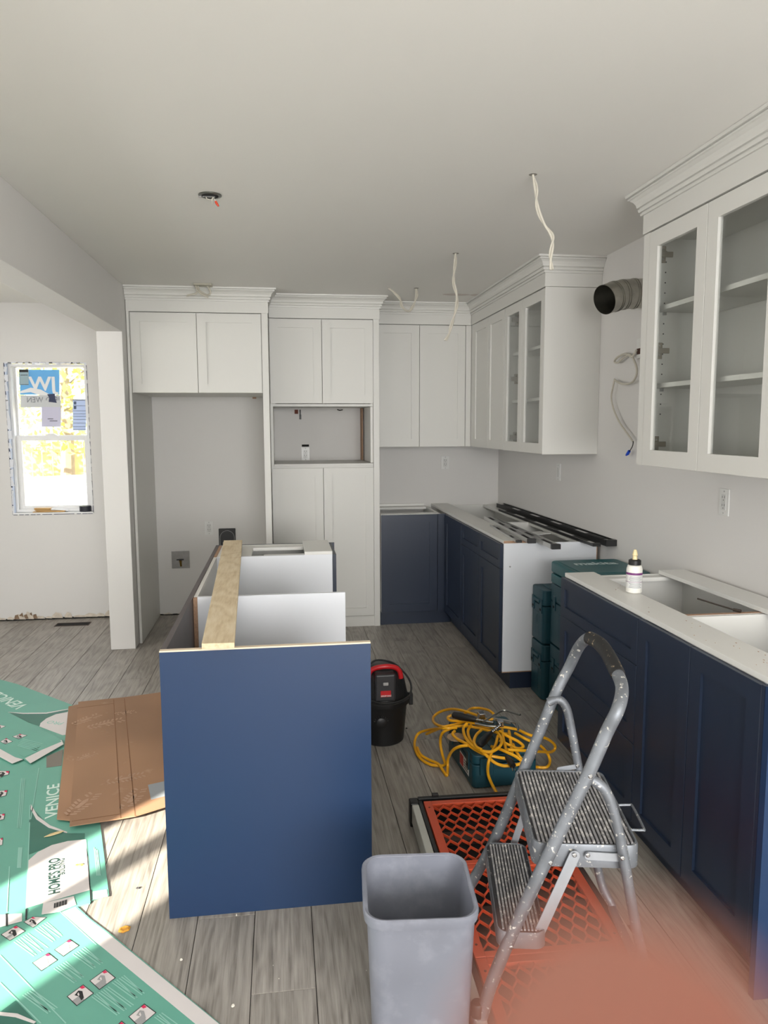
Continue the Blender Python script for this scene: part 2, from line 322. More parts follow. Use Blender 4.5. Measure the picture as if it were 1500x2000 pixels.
# torn house wrap around the opening
random.seed(5); mb = MB(); mbb = MB()
def rag(mb, a_, b_, n, w0, w1, y):
    a_, b_ = Vector(a_), Vector(b_); d = (b_ - a_); nrm = Vector((-d.z, 0, d.x)).normalized()
    for i in range(n):
        p, q = a_ + d * (i / n), a_ + d * ((i + 1) / n); q2 = p + (q - p) * random.uniform(.5, 1.1)
        mb.add([p, q2, q2 + nrm * random.uniform(w0, w1), p + nrm * random.uniform(w0, w1)], [(0, 1, 2, 3)])
y = YB - .002
rag(mb, (WX0 - .004, y, WZ0), (WX0 - .004, y, WZ1), 16, -.03, -.008, y); rag(mb, (WX0, y, WZ1 + .002), (WX1, y, WZ1 + .002), 12, -.022, -.004, y)
rag(mbb, (WX0 - .006, y + .0005, WZ0 - .006), (WX0 - .006, y + .0005, WZ1), 22, -.016, -.004, y); rag(mbb, (WX0, y + .0005, WZ0 - .010), (WX1, y + .0005, WZ0 - .010), 14, .004, .016, y); rag(mbb, (WX1 + .002, y + .0005, WZ0), (WX1 + .002, y + .0005, WZ1), 18, .001, .006, y); rag(mbb, (WX0 + .1, y + .0003, WZ1 + .003), (WX1, y + .0003, WZ1 + .003), 9, -.012, -.001, y)
obj('house_wrap', mb, mat('white_wrap', (214, 216, 222), .6), win)
obj('dark_wrap', mbb, mat('navy_wrap', (30, 40, 70), .6), win)
obj('jamb_foam', MB().box(WX0, WX0 + .012, YB, YB + .15, WZ0, WZ1), mat('blue_white_wrap', (196, 206, 226), .6, noise=.06, nscale=12), win)
obj('window_sill', MB().box(WX0, WX1, YB - .012, YB + .06, WZ0 - .004, WZ0 + .008), VINYL, win)
# things stuck on the glass, seen from behind
MIR = (-1, 0, 0)
def sheet(name, u0, v0, u1, v1, y, m, parent=None, th=.0006):
    a_, b_, c_, d_ = wp(u0, v0, 'Y', y), wp(u1, v0, 'Y', y), wp(u1, v1, 'Y', y), wp(u0, v1, 'Y', y)
    mb = MB(); e = Vector((0, th, 0)); mb.add([a_, b_, c_, d_, a_ + e, b_ + e, c_ + e, d_ + e], [(3, 2, 1, 0), (4, 5, 6, 7), (0, 1, 5, 4), (1, 2, 6, 5), (2, 3, 7, 6), (3, 0, 4, 7)])
    return obj(name, mb, m, parent)
YG = YB + .104
BLUEP = mat('sky_blue_print', (96, 170, 226), .5); PAPER = mat('lilac_paper', (196, 194, 214), .7); GREYB = mat('grey_white_print', (196, 198, 200), .6)
for m_ in (BLUEP, PAPER, GREYB): m_.node_tree.nodes['Principled BSDF'].inputs['Transmission Weight'].default_value = 0
st = thing('window_sticker', 'large blue maker\'s sticker with mirrored white initials on the upper window pane', 'sticker', (-1.88, YG, 1.72))
sheet('blue_field', 39, 722, 116, 771, YG, BLUEP, st); sheet('pale_band', 40, 772, 118, 796, YG, GREYB, st)
text('JW', .150, VINYL, st, wp(110, 762, 'Y', YG - .0012), MIR, (0, 0, 1), bold=.004, sx=1.05)
text('JELD-WEN', .062, mat('grey_ink', (120, 124, 130), .6), st, wp(117, 786, 'Y', YG - .0012), MIR, (0, 0, 1), sx=.88)
mb = MB(); pts = [wp(u, v, 'Y', YG - .001) for u, v in [(40, 764), (60, 757), (80, 761), (100, 772), (78, 772), (60, 766), (40, 768)]]; mb.add(pts, [tuple(range(7))]); obj('swoosh', mb, VINYL, st)
st = tag(sheet('grey_label', 37, 721, 56, 752, YG - .003, mat('grey_label_print', (150, 172, 180), .6)), 'small grey-green label over the corner of the blue window sticker', 'label')
sheet('header', 37, 722, 55, 727, YG - .0042, INK, st); sheet('text_line', 39, 750.5, 56, 751.2, YG - .0042, INK, st); sheet('text_line', 40, 732, 54, 733, YG - .0042, INK, st)
st = thing('paper_note', 'lilac paper note hanging from a dark tape strip on the upper pane', 'note', wp(101, 808, 'Y', YG - .006))
sheet('paper', 81, 783, 119, 834, YG - .006, PAPER, st); sheet('paper_top', 81, 782, 119, 795, YG - .0065, GREYB, st)
mb = MB(); pts = [wp(u, v, 'Y', YG - .008) for u, v in [(92, 770), (107, 769), (108, 778), (111, 787), (104, 786), (95, 785), (96, 777)]]; mb.add(pts, [tuple(range(7))]); obj('tape', mb, mat('navy_tape', (20, 34, 72), .5), st)
for i, (u0, u1, v) in enumerate([(93, 104, 817.5), (97, 112, 821.5)]): sheet('handwriting', u0, v, u1, v + 1.2, YG - .0075, INK, st)
st = thing('form_label', 'pale blue printed form label at the right side of the upper pane', 'label', wp(155, 810, 'Y', YG - .002))
sheet('form', 142, 781, 168, 841, YG - .002, mat('pale_blue_paper', (186, 202, 236), .6), st); sheet('header', 142, 780, 167, 782, YG - .003, INK, st); sheet('emblem', 144, 784, 149, 790, YG - .003, mat('slate_print', (70, 84, 110), .6), st); sheet('box', 144, 793, 149, 799, YG - .003, mat('slate_print', (70, 84, 110), .6), st)
for v in (792, 802, 808, 813, 819, 826, 833, 838): sheet('text_line', 143, v, 168, v + .8, YG - .003, mat('slate_print', (70, 84, 110), .6), st)
st = thing('faint_label', 'clear printed label with thin ruled lines low on the lower pane', 'label', wp(160, 952, 'Y', YB + .072))
for v in (941, 947, 953, 962): sheet('ruled_line', 147, v, 172, v + .8, YB + .072, mat('slate_print', (70, 84, 110), .6), st)
sheet('ruled_line', 147, 930, 147.8, 985, YB + .072, CGREY, st)
# sill clutter
random.seed(2)
SH = mat('shim_wood', (196, 158, 104), .8, noise=.15, nscale=30)
for i, (x, z, w, rz) in enumerate([(-1.895, .877, .16, .1), (-1.875, .884, .15, -.1), (-1.90, .891, .12, .2), (-1.905, .898, .12, .05), (-1.90, .905, .13, -.12)]):
    M = Matrix.Translation((x, YB + .022, z)) @ Matrix.Rotation(rz, 4, 'Z')
    o = obj('wood_shim', MB().obox(M, -w / 2, w / 2, -.018, .018, 0, .0055), SH, bev=.0008); tag(o, 'thin tan wooden shim, %s in the small stack on the window sill' % ['lowest', 'second from the bottom', 'middle one', 'second from the top', 'topmost'][i], 'shim', 'wood shims stacked on the window sill')
o = obj('white_shim', MB().obox(Matrix.Translation((-1.77, YB + .02, .892)) @ Matrix.Rotation(.1, 4, 'Z') @ Matrix.Rotation(.12, 4, 'Y'), -.065, .065, -.018, .018, 0, .006), VINYL); tag(o, 'white chip lying against the wooden shims on the sill', 'shim')
o = obj('wood_shim', MB().obox(Matrix.Translation((-1.79, YB + .022, .878)), -.06, .06, -.02, .02, 0, .011), SH, bev=.0008); tag(o, 'thicker wooden shim under the white chip on the sill', 'shim')
o = obj('tape_roll', MB().lathe([(.022, 0), (.045, 0), (.045, .045), (.022, .045)], Matrix.Translation((-1.575, YB + .024, .8765)) @ Matrix.Scale(1, 4), cap=False).add([], []), mat('black_tape', (24, 26, 40), .5)); tag(o, 'black tape roll at the right end of the window sill', 'tape')

# openings behind the camera and to the left
def opening_frame(name, axis, a0, a1, z0, z1, at_, bars=()):
    t = bpy.data.objects.new(name, None); C.objects.link(t); t.location = (at_, (a0 + a1) / 2, z0) if axis == 'X' else ((a0 + a1) / 2, at_, z0); t['kind'] = 'structure'
    mb = MB(); w = .035
    rects = [(a0, a0 + w, z0, z1), (a1 - w, a1, z0, z1), (a0, a1, z0, z0 + w), (a0, a1, z1 - w, z1)] + list(bars)
    for r in rects:
        if axis == 'X': mb.box(at_, at_ + .05, r[0], r[1], r[2], r[3])
        else: mb.box(r[0], r[1], at_, at_ + .05, r[2], r[3])
    obj('frame', mb, VINYL, t)
    return t
opening_frame('door_1', 'X', DY0 - .03, DY1 + .03, 0, DZ1 + .03, XL - .09, bars=[(-.630, -.540, 0, DZ1)])
opening_frame('window_2', 'X', 2.0, 4.6, .75, 2.25, XL - .09, bars=[(3.27, 3.33, .75, 2.25)])
opening_frame('window_3', 'Y', -.45, 1.95, .8, 2.3, Y0 - .09, bars=[(.72, .78, .8, 2.3)])
# unseen roof added outside the rear window to keep the sun off it
o = obj('sun_block_roof', MB().box(-4.6, 3.2, -6.5, -2.62, 2.7, 2.8).box(-4.6, -3.4, -6.5, -6.3, 0, 2.7), VINYL); tag(o, 'plain unseen roof behind the camera, added to block the sun', 'roof')
o = obj('sun_block_wall', MB().box(-4.4, -4.3, .6, 6.4, 0, 3.6), WALL); tag(o, 'pale unseen wall outside the left window, added to block the sun', 'wall')  # unseen wall added so that no sun enters the left window

# ---------------- outside the back window ----------------
g = obj('garden_ground', MB().box(-30, 25, YB + .15, 45, -.62, -.6), mat('dry_lawn', (186, 170, 118), .95, noise=.25, nscale=1.2)); tag(g, 'pale dry lawn outside the window', 'lawn')
random.seed(11); LEAF = mat('yellow_leaves', (198, 204, 92), .7, noise=.35, nscale=3); TRUNK = mat('bark', (130, 116, 100), .9, noise=.2, nscale=10)
def tree(x, y, h, n, lab, rad):
    t = thing('garden_tree', lab, 'tree', (x, y, -.6))
    obj('trunk', MB().tube([(x, y, -.6), (x + .1, y, h * .4), (x - .1, y, h * .8)], [.16, .11, .05], 8), TRUNK, t)
    mb = MB()
    for i in range(9):
        a_ = random.uniform(0, 6.28); z = h * random.uniform(.3, .7); mb.tube([(x, y, z), (x + math.cos(a_) * rad * .8, y + math.sin(a_) * rad * .5, z + h * .25)], [.04, .012], 5)
    obj('branches', mb, TRUNK, t)
    mb = MB()
    for i in range(n):
        a_ = random.uniform(0, 6.28); r = rad * random.random() ** .4; z = h * .62 + random.uniform(-1, 1) * h * .42
        p = Vector((x + math.cos(a_) * r, y + math.sin(a_) * r * .7, z)); s_ = random.uniform(.05, .12)
        u_ = Vector((random.gauss(0, 1), random.gauss(0, 1), random.gauss(0, 1))).normalized(); w_ = u_.orthogonal().normalized()
        mb.add([p - u_ * s_, p - w_ * s_ * .5, p + u_ * s_, p + w_ * s_ * .5], [(0, 1, 2, 3)])
    lf = obj('leaves', mb, LEAF, t); lf['kind'] = 'stuff'
tree(-4.1, 15.0, 5.2, 2600, 'yellow-leaved autumn tree outside behind the form label', 1.9)
tree(-7.4, 17.5, 4.6, 2200, 'yellow-green tree outside behind the blue sticker, farther off', 1.8)
t = thing('wooden_fence', 'weathered board fence across the garden outside the window', 'fence', (-5, 20, -.6)); FEN = mat('fence_wood', (190, 150, 110), .9, noise=.15, nscale=4)
mb = MB().box(-12, 2, 19.96, 20, .1, .2).box(-12, 2, 19.96, 20, .9, 1.0); obj('rail', mb, FEN, t)
for i in range(56): obj('board', MB().box(-12 + i * .25, -12 + i * .25 + .235, 20.0, 20.02, -.6, 1.15 + .03 * (i % 2)), FEN, t)
# white car parked outside
CARW = mat('white_car_paint', (240, 242, 246), .3, coat=.5)
car = thing('parked_car', 'white car parked outside, seen through the lower window pane', 'car', (-3.35, 9.9, -.6))
def carprof(s, w):
    pr = [(-2.1, .28), (-2.15, .75), (-1.95, .98), (-1.2, 1.05), (-.7, 1.45), (.7, 1.5), (1.4, 1.08), (2.0, .95), (2.12, .7), (2.1, .3)]
    return [Vector((-3.35 + px, 9.9 + s * w, -.6 + pz)) for px, pz in pr]
mb = MB(); mb.loft([carprof(-1, .82), carprof(-1, .9), carprof(1, .9), carprof(1, .82)]); obj('body', mb, CARW, car, bev=.06, seg=3)
mb = MB().add([(-4.4, 8.995, .5), (-3.9, 8.995, .78), (-3.38, 8.995, .8), (-3.38, 8.995, .5)], [(0, 1, 2, 3)]).add([(-3.32, 8.995, .5), (-3.32, 8.995, .8), (-2.75, 8.995, .78), (-2.3, 8.995, .52)], [(0, 1, 2, 3)])
obj('side_window', mb, mat('car_glass', (120, 130, 140), .1), car)
for sx in (-1.35, 1.35):
    for sy in (-.8, .8): obj('wheel', MB().lathe([(.18, -.1), (.33, -.1), (.33, .1), (.18, .1)], Matrix.Translation((-3.35 + sx, 9.9 + sy, -.27)) @ Matrix.Rotation(math.pi / 2, 4, 'X')), BLACKP, car)
obj('door_handle', MB().box(-3.75, -3.6, 8.98, 9.0, .36, .39), CHROME, car)

# ---------------- cabinetry ----------------
def mp(axis, face):
    return (lambda u, z, n: Vector((u, face + n, z))) if axis == 'Y' else (lambda u, z, n: Vector((face + n, u, z)))
def door(name, axis, face, a0, a1, z0, z1, m, parent, fw=.062, rec=.009, t=.019, glass=False, label=None, gap=.0015):
    a0 += gap; a1 -= gap; z0 += gap; z1 -= gap; g = mp(axis, face); mb = MB()
    o_ = [(a0, z0), (a1, z0), (a1, z1), (a0, z1)]; i_ = [(a0 + fw, z0 + fw), (a1 - fw, z0 + fw), (a1 - fw, z1 - fw), (a0 + fw, z1 - fw)]
    c = .0012; o2 = [(a0 + c, z0 + c), (a1 - c, z0 + c), (a1 - c, z1 - c), (a0 + c, z1 - c)]
    V = [g(p[0], p[1], t) for p in o_] + [g(p[0], p[1], c) for p in o_] + [g(p[0], p[1], 0) for p in o2] + [g(p[0], p[1], 0) for p in i_] + [g(p[0], p[1], rec if not glass else t) for p in i_]
    F = []
    for k in range(4):
        j = (k + 1) % 4
        F += [(k, j, 4 + j, 4 + k), (4 + k, 4 + j, 8 + j, 8 + k), (8 + k, 8 + j, 12 + j, 12 + k), (12 + k, 12 + j, 16 + j, 16 + k)]
    if not glass: F += [(16, 17, 18, 19), (3, 2, 1, 0)]
    else: F += [(k, 16 + k, 16 + (k + 1) % 4, (k + 1) % 4) for k in range(4)]
    if axis == 'X': F = [f[::-1] for f in F]
    mb.add(V, F); d = obj(name, mb, m, parent, label=label)
    if glass:
        p, q = g(a0 + fw - .004, z0 + fw - .004, t * .55), g(a1 - fw + .004, z1 - fw + .004, t * .55 + .004); obj('glass_pane', MB().box(p.x, q.x, p.y, q.y, p.z, q.z), GLASS, d)
    return d
CROWN = [(.0, -.092), (.009, -.092), (.010, -.083), (.005, -.0815), (.006, -.078), (.015, -.077), (.018, -.066), (.012, -.0635), (.013, -.060), (.021, -.058), (.024, -.046), (.031, -.034), (.043, -.024), (.049, -.022), (.049, -.0165), (.044, -.0155), (.045, -.013), (.057, -.012), (.058, -.001), (.0, -.001)]
def crown(name, path, normals, parent, m=None, i0=None, i1=None):
    """path: xy points; normals: outward normal of each segment; builds segments i0..i1 with mitres"""
    i0 = 0 if i0 is None else i0; i1 = len(path) - 1 if i1 is None else i1
    rings = []
    for i in range(i0, i1 + 1):
        ns = []
        if i > 0: ns.append(Vector(normals[i - 1]))
        if i < len(path) - 1: ns.append(Vector(normals[i]))
        n = ns[0] if len(ns) == 1 or (ns[0] - ns[1]).length < .01 else ns[0] + ns[1]
        rings.append([Vector((path[i][0] + n.x * o_, path[i][1] + n.y * o_, ZC + z)) for o_, z in CROWN])
    mb = MB(); mb.loft(rings, True, True)
    return obj(name, mb, m or WHITE, parent)
def carcass(x0, x1, y0, y1, z0, z1, open_, t=.018, divs=()):
    """five-sided box; open_ is the missing side"""
    mb = MB()
    if open_ != 'z1': mb.box(x0, x1, y0, y1, z1 - t, z1)
    mb.box(x0, x1, y0, y1, z0, z0 + t)
    za, zb = z0 + t, (z1 - t if open_ != 'z1' else z1)
    if open_ != 'x0': mb.box(x0, x0 + t, y0, y1, za, zb)
    mb.box(x1 - t, x1, y0, y1, za, zb)
    xa, xb = (x0 if open_ == 'x0' else x0 + t), x1 - t
    if open_ != 'y0': mb.box(xa, xb, y0, y0 + t, za, zb)
    mb.box(xa, xb, y1 - t, y1, za, zb)
    return mb
ZT, ZM, ZF = 2.345, 1.722, 1.790
# fridge enclosure with bridge cabinet
YF, YP, YU = 5.451, 5.664, 5.908
t = thing('fridge_cabinet', 'tall white cabinet surround with an empty refrigerator alcove under two doors', 'cabinet', (-.57, YF, 0))
obj('side_panel', MB().box(-1.036, -1.018, YF, YB - .002, .0, ZT), WHITE, t, bev=.001)
obj('side_panel', MB().box(-.118, -.074, YF, YB - .002, .0, ZT), WHITE, t, bev=.001)
obj('carcass', carcass(-1.018, -.118, YF + .022, YB - .002, ZF + .002, ZT - .001, 'y0'), WHITE, t)
door('door', 'Y', YF, -1.012, -.566, ZF, ZT - .004, WHITE, t); door('door', 'Y', YF, -.566, -.121, ZF, ZT - .004, WHITE, t)
obj('frieze', MB().box(-1.036, -.070, YF - .004, YF + .02, ZT, ZC - .088), WHITE, t); obj('frieze', MB().box(-.09, -.070, YF + .02, YP - .003, ZT, ZC - .088), WHITE, t)
crown('crown_moulding', [(-1.038, YF - .004), (-.070, YF - .004), (-.070, YP - .062)], [(0, -1), (1, 0)], t)
obj('alcove_cleat', MB().box(-.22, -.19, YB - .03, YB - .003, ZF - .012, ZF), RAW, t)
# pantry
t = thing('pantry_cabinet', 'tall white pantry cabinet with an open appliance niche between upper and lower doors', 'cabinet', (.33, YP, 0))
obj('side_panel', MB().box(.700, .745, YP, YB - .002, 0, ZT), WHITE, t, bev=.001)
obj('side_panel', MB().box(-.072, -.052, YP + .022, YB - .002, 0, ZT), WHITE, t)
obj('upper_carcass', carcass(-.052, .699, YP + .022, YB - .002, ZM - .02, ZT - .001, 'y0'), WHITE, t)
obj('lower_carcass', carcass(-.052, .699, YP + .022, YB - .002, .085, 1.258, 'y0'), WHITE, t)
obj('niche_shelf', MB().box(-.050, .697, YP + .002, YB - .003, 1.258, 1.272), WHITE, t, bev=.001)
obj('filler_strip', MB().box(.662, .672, YB - .12, YB - .004, 1.275, ZM - .022), RAW, t)
obj('niche_side', MB().box(.680, .699, YP + .03, YB - .13, 1.275, ZM - .022), WHITE, t)
for a0, a1 in ((-.070, .316), (.316, .700)):
    door('door', 'Y', YP, a0, a1, ZM, ZT - .004, WHITE, t); door('door', 'Y', YP, a0, a1, .085, 1.242, WHITE, t)
obj('toe_kick', MB().box(-.07, .700, YP + .012, YP + .03, 0, .082), WHITE, t)
obj('frieze', MB().box(-.068, .749, YP - .004, YP + .02, ZT, ZC - .088), WHITE, t); obj('frieze', MB().box(.731, .749, YP + .02, YU - .01, ZT, ZC - .088), WHITE, t)
crown('crown_moulding', [(-.068, YP - .004), (.749, YP - .004), (.749, YU - .062)], [(0, -1), (1, 0)], t)
# back uppers + right uppers
XU = 1.518; ZU = 1.388
path = [(.75, YU - .004), (XU - .004, YU - .004), (XU - .004, 4.226), (XR - .001, 4.226)]; nrm = [(0, -1), (-1, 0), (0, -1)]
t = thing('upper_cabinet', 'white wall cabinet with two plain doors on the back wall above the corner counter', 'cabinet', (1.11, YU, ZU))
obj('carcass', carcass(.748, XU - .001, YU + .022, YB - .002, ZU, ZT - .001, 'y0'), WHITE, t)
door('door', 'Y', YU, .750, 1.099, ZU - .002, ZT - .004, WHITE, t); door('door', 'Y', YU, 1.099, 1.472, ZU - .002, ZT - .004, WHITE, t)
obj('filler_strip', MB().box(1.474, XU - .001, YU + .001, YU + .02, ZU, ZT - .003), WHITE, t)
obj('frieze', MB().box(.751, XU - .006, YU - .004, YU + .02, ZT, ZC - .088), WHITE, t)
crown('crown_moulding', path, nrm, t, i0=0, i1=1)
t = thing('upper_cabinet', 'white wall cabinet with two plain and two glass doors left of the metal duct', 'cabinet', (XU, 4.9, ZU))
obj('carcass', carcass(XU + .022, XR - .002, 4.232, 5.0, ZU, ZT - .001, 'x0'), WHITE, t); obj('carcass', carcass(XU + .022, XR - .002, 5.002, YU - .002, ZU, ZT - .001, 'x0'), WHITE, t)
obj('filler_strip', MB().box(XU + .001, XU + .02, 5.84, YU - .002, ZU, ZT - .003), WHITE, t)
door('door', 'X', XU, 5.425, 5.84, ZU - .002, ZT - .004, WHITE, t); door('door', 'X', XU, 5.015, 5.425, ZU - .002, ZT - .004, WHITE, t)
HINGE = mat('nickel_hinge', (150, 142, 128), .4, metal=.5)
def hinge_at(parent, x, y, z, s=-1):      # plate on a side panel whose face is normal to Y; s = side the plate stands out to
    mb = MB().box(x - .014, x + .014, y, y + s * .004, z - .034, z + .034).box(x - .030, x + .042, y + s * .004, y + s * .012, z - .011, z + .011).box(x - .036, x - .014, y + s * .002, y + s * .014, z - .016, z + .016)
    h = obj('hinge', mb, HINGE, parent, bev=.0015)
    for dz in (-.019, .019): obj('screw', MB().lathe([(.004, 0), (.004, .002)], Matrix.Translation((x, y + s * .004, z + dz)) @ Matrix.Rotation(math.pi / 2 * (-s), 4, 'X'), 8), CHROME, h)
def glass_insides(t, y0, y1, shelves, hinges):
    for z in shelves: obj('shelf', MB().box(XU + .05, XR - .022, y0 + .02, y1 - .02, z - .009, z + .009), WHITE, t)
    mb = MB()
    for i in range(17):
        z = 1.60 + i * .042
        if all(abs(z - s) > .02 for s in shelves): mb.box(XU + .089, XU + .094, y1 - .0195, y1 - .0181, z, z + .005)
    o = obj('shelf_pin_holes', mb, DARK, t); o['kind'] = 'stuff'
    for z in shelves: obj('shelf_pin', MB().box(XU + .085, XU + .097, y1 - .03, y1 - .0181, z - .022, z - .0095), CHROME, t)
    for z in hinges: hinge_at(t, XU + .075, y1 - .0181, z)
for a0, a1 in ((4.642, 5.012), (4.232, 4.642)): door('glass_door', 'X', XU, a0, a1, ZU - .002, ZT - .004, WHITE, t, glass=True)
glass_insides(t, 4.232, 5.0, (2.03, 1.716), (2.262, 1.868, 1.475))
obj('end_panel', MB().box(XU, XR - .001, 4.228, 4.2315, ZU - .002, ZT - .001), WHITE, t)
obj('frieze', MB().box(XU - .004, XU + .02, 4.226, YU - .005, ZT, ZC - .088), WHITE, t); obj('frieze', MB().box(XU + .02, XR - .001, 4.226, 4.25, ZT + .001, ZC - .088), WHITE, t)
crown('crown_moulding', path, nrm, t, i0=1, i1=3)
# near uppers
YN = 3.05
t = thing('upper_cabinet', 'white wall cabinet with tall glass doors at the right edge, nearest the camera', 'cabinet', (XU, 2.4, ZU))
obj('carcass', carcass(XU + .022, XR - .002, 2.13, YN, ZU, ZT - .001, 'x0'), WHITE, t); obj('carcass', carcass(XU + .022, XR - .002, 1.25, 2.128, ZU, ZT - .001, 'x0'), WHITE, t)
obj('filler_strip', MB().box(XU + .001, XU + .02, 3.0, YN, ZU, ZT - .003), WHITE, t)
for a0, a1 in ((2.575, 3.0), (2.15, 2.575), (1.70, 2.15), (1.25, 1.70)): door('glass_door', 'X', XU, a0, a1, ZU - .002, ZT - .004, WHITE, t, glass=True, fw=.066)
glass_insides(t, 2.13, YN, (2.036, 1.72), (2.262, 1.868, 1.475)); 
for z in (2.036, 1.72): obj('shelf', MB().box(XU + .05, XR - .022, 1.27, 2.11, z - .009, z + .009), WHITE, t)
obj('frieze', MB().box(XU - .004, XU + .02, 1.25, YN + .004, ZT, ZC - .088), WHITE, t); obj('frieze', MB().box(XU + .02, XR - .001, YN - .02, YN + .004, ZT, ZC - .088), WHITE, t)
crown('crown_moulding', [(XR - .001, YN + .004), (XU - .004, YN + .004), (XU - .004, 1.25)], [(0, 1), (-1, 0)], t)

# base cabinets ---------------------------------------------------
XF, ZB, ZK = 1.247, .876, .11; YFB = 5.638
def base_shell(t, x0, x1, y0, y1, m=INNER, th=.018, kick=True):
    """open-topped white box x0 (front) .. x1 (wall) with sides at y0,y1"""
    obj('side_panel', MB().box(x0, x1, y0, y0 + th, ZK, ZB), INNER_SKYLIT, t, bev=.0006); obj('side_panel', MB().box(x0, x1, y1 - th, y1, ZK, ZB), m, t, bev=.0006)
    obj('bottom_panel', MB().box(x0, x1, y0 + th, y1 - th, ZK, ZK + th), m, t); obj('back_panel', MB().box(x1 - .006, x1, y0 + th, y1 - th, ZK + th, ZB), m, t)
t = thing('base_cabinet', 'navy base cabinet run with two drawers over doors between corner and range gap', 'cabinet', (XF, 4.9, 0))
base_shell(t, XF + .021, XR - .025, 4.142, 5.06); base_shell(t, XF + .021, XR - .025, 5.062, YB - .005)
obj('edge_strip', MB().box(XF + .021, XR - .03, 4.1425, 4.159, ZK - .006, ZK), RAW, t); obj('edge_strip', MB().box(XR - .024, XR - .016, 4.15, 4.17, .5, ZB - .03), RAW, t)
obj('toe_kick', MB().box(XF + .075, XF + .09, 4.16, YFB + .06, 0, ZK - .008), NAVY, t); obj('toe_kick', MB().box(XF + .09, XR - .05, 4.16, 4.175, 0, ZK - .008), NAVY, t)
obj('front_stretcher', MB().box(XF + .018, XF + .165, 4.142, YB - .006, ZB, ZB + .017), INNER, t, bev=.0008)
obj('chip_edge', MB().box(XF + .020, XF + .163, 4.1405, 4.1418, ZB + .002, ZB + .016), RAW, t)
obj('back_stretcher', MB().box(XR - .14, XR - .026, 4.165, YB - .006, ZB - .018, ZB - .001), INNER, t)
door('door', 'X', XF, 5.09, YFB - .02, ZK, ZB - .001, NAVY, t); door('door', 'X', XF, 4.612, 5.09, ZK, .728, NAVY, t); door('door', 'X', XF, 4.142, 4.612, ZK, .728, NAVY, t)
door('drawer', 'X', XF, 4.612, 5.09, .728, ZB - .001, NAVY, t, fw=.045); door('drawer', 'X', XF, 4.142, 4.612, .728, ZB - .001, NAVY, t, fw=.045)
obj('screw_cap', MB().lathe([(.005, 0), (.005, .002)], Matrix.Translation((XF + .06, 4.1418, .74)) @ Matrix.Rotation(math.pi / 2, 4, 'X'), 10), CGREY, t)
t = thing('corner_cabinet', 'narrow navy one-door corner base cabinet beside the white pantry', 'cabinet', (1.0, YFB, 0))
obj('side_panel', MB().box(.752, .770, YFB + .022, YB - .005, ZK, ZB), INNER, t); obj('side_panel', MB().box(1.2, 1.218, YFB + .022, YB - .005, ZK, ZB), INNER, t)
obj('bottom_panel', MB().box(.770, 1.2, YFB + .022, YB - .005, ZK, ZK + .018), INNER, t)
obj('top_stretcher', MB().box(.770, 1.2, YFB + .022, YFB + .13, ZB - .017, ZB), INNER, t); obj('top_stretcher', MB().box(.770, 1.2, YB - .12, YB - .006, ZB - .017, ZB), INNER, t)
obj('wall_cleat', MB().box(.76, 1.2, YB - .03, YB - .004, ZB + .002, ZB + .022), INNER, t)
door('door', 'Y', YFB, .752, 1.195, ZK, ZB - .001, NAVY, t); obj('filler_strip', MB().box(1.197, XF + .015, YFB + .003, YFB + .022, ZK, ZB - .001), NAVY, t)
obj('toe_kick', MB().box(.752, XF + .07, YFB + .055, YFB + .07, 0, ZK - .005), NAVY, t)
# near run
t = thing('base_cabinet', 'navy base cabinet run with drawers and two tall doors at the right, nearest the camera', 'cabinet', (XF, 2.4, 0))
Y1, Y2, Y3, Y4 = 3.192, 2.450, 2.105, 1.755
base_shell(t, XF + .021, XR - .025, Y2, Y1 - .002); base_shell(t, XF + .021, XR - .025, Y4 + .002, Y2 - .002)
obj('end_panel', MB().box(XF - .001, XR - .02, 1.715, Y4 - .016, 0, ZB + .002), NAVYP, t, bev=.0008)
obj('filler_strip', MB().box(XF, XF + .019, Y4 - .014, Y4, ZK, ZB), NAVY, t)
obj('front_stretcher', MB().box(XF + .018, XF + .155, 1.74, Y1 - .002, ZB, ZB + .017), INNER, t, bev=.0008)
obj('side_stretcher', MB().box(XF + .165, XR - .05, Y1 - .075, Y1 - .022, ZB - .019, ZB - .002), INNER, t)
obj('wall_cleat', MB().box(XR - .02, XR - .006, 1.75, Y1, ZB - .04, ZB + .004), RAW, t)
obj('chip_edge', MB().box(XF + .16, XR - .03, Y2 + .0005, Y2 + .0175, ZB, ZB + .0015), RAW, t)
obj('toe_kick', MB().box(XF + .075, XF + .09, 1.76, Y1 - .02, 0, ZK - .003), NAVY, t)
door('drawer', 'X', XF, Y2, Y1, .700, ZB - .001, NAVY, t, fw=.045); door('drawer', 'X', XF, Y2, Y1, .405, .700, NAVY, t, fw=.058); door('drawer', 'X', XF, Y2, Y1, ZK, .405, NAVY, t, fw=.058)
door('door', 'X', XF, Y3, Y2, ZK, ZB - .001, NAVY, t); door('door', 'X', XF, Y4, Y3, ZK, ZB - .001, NAVY, t)
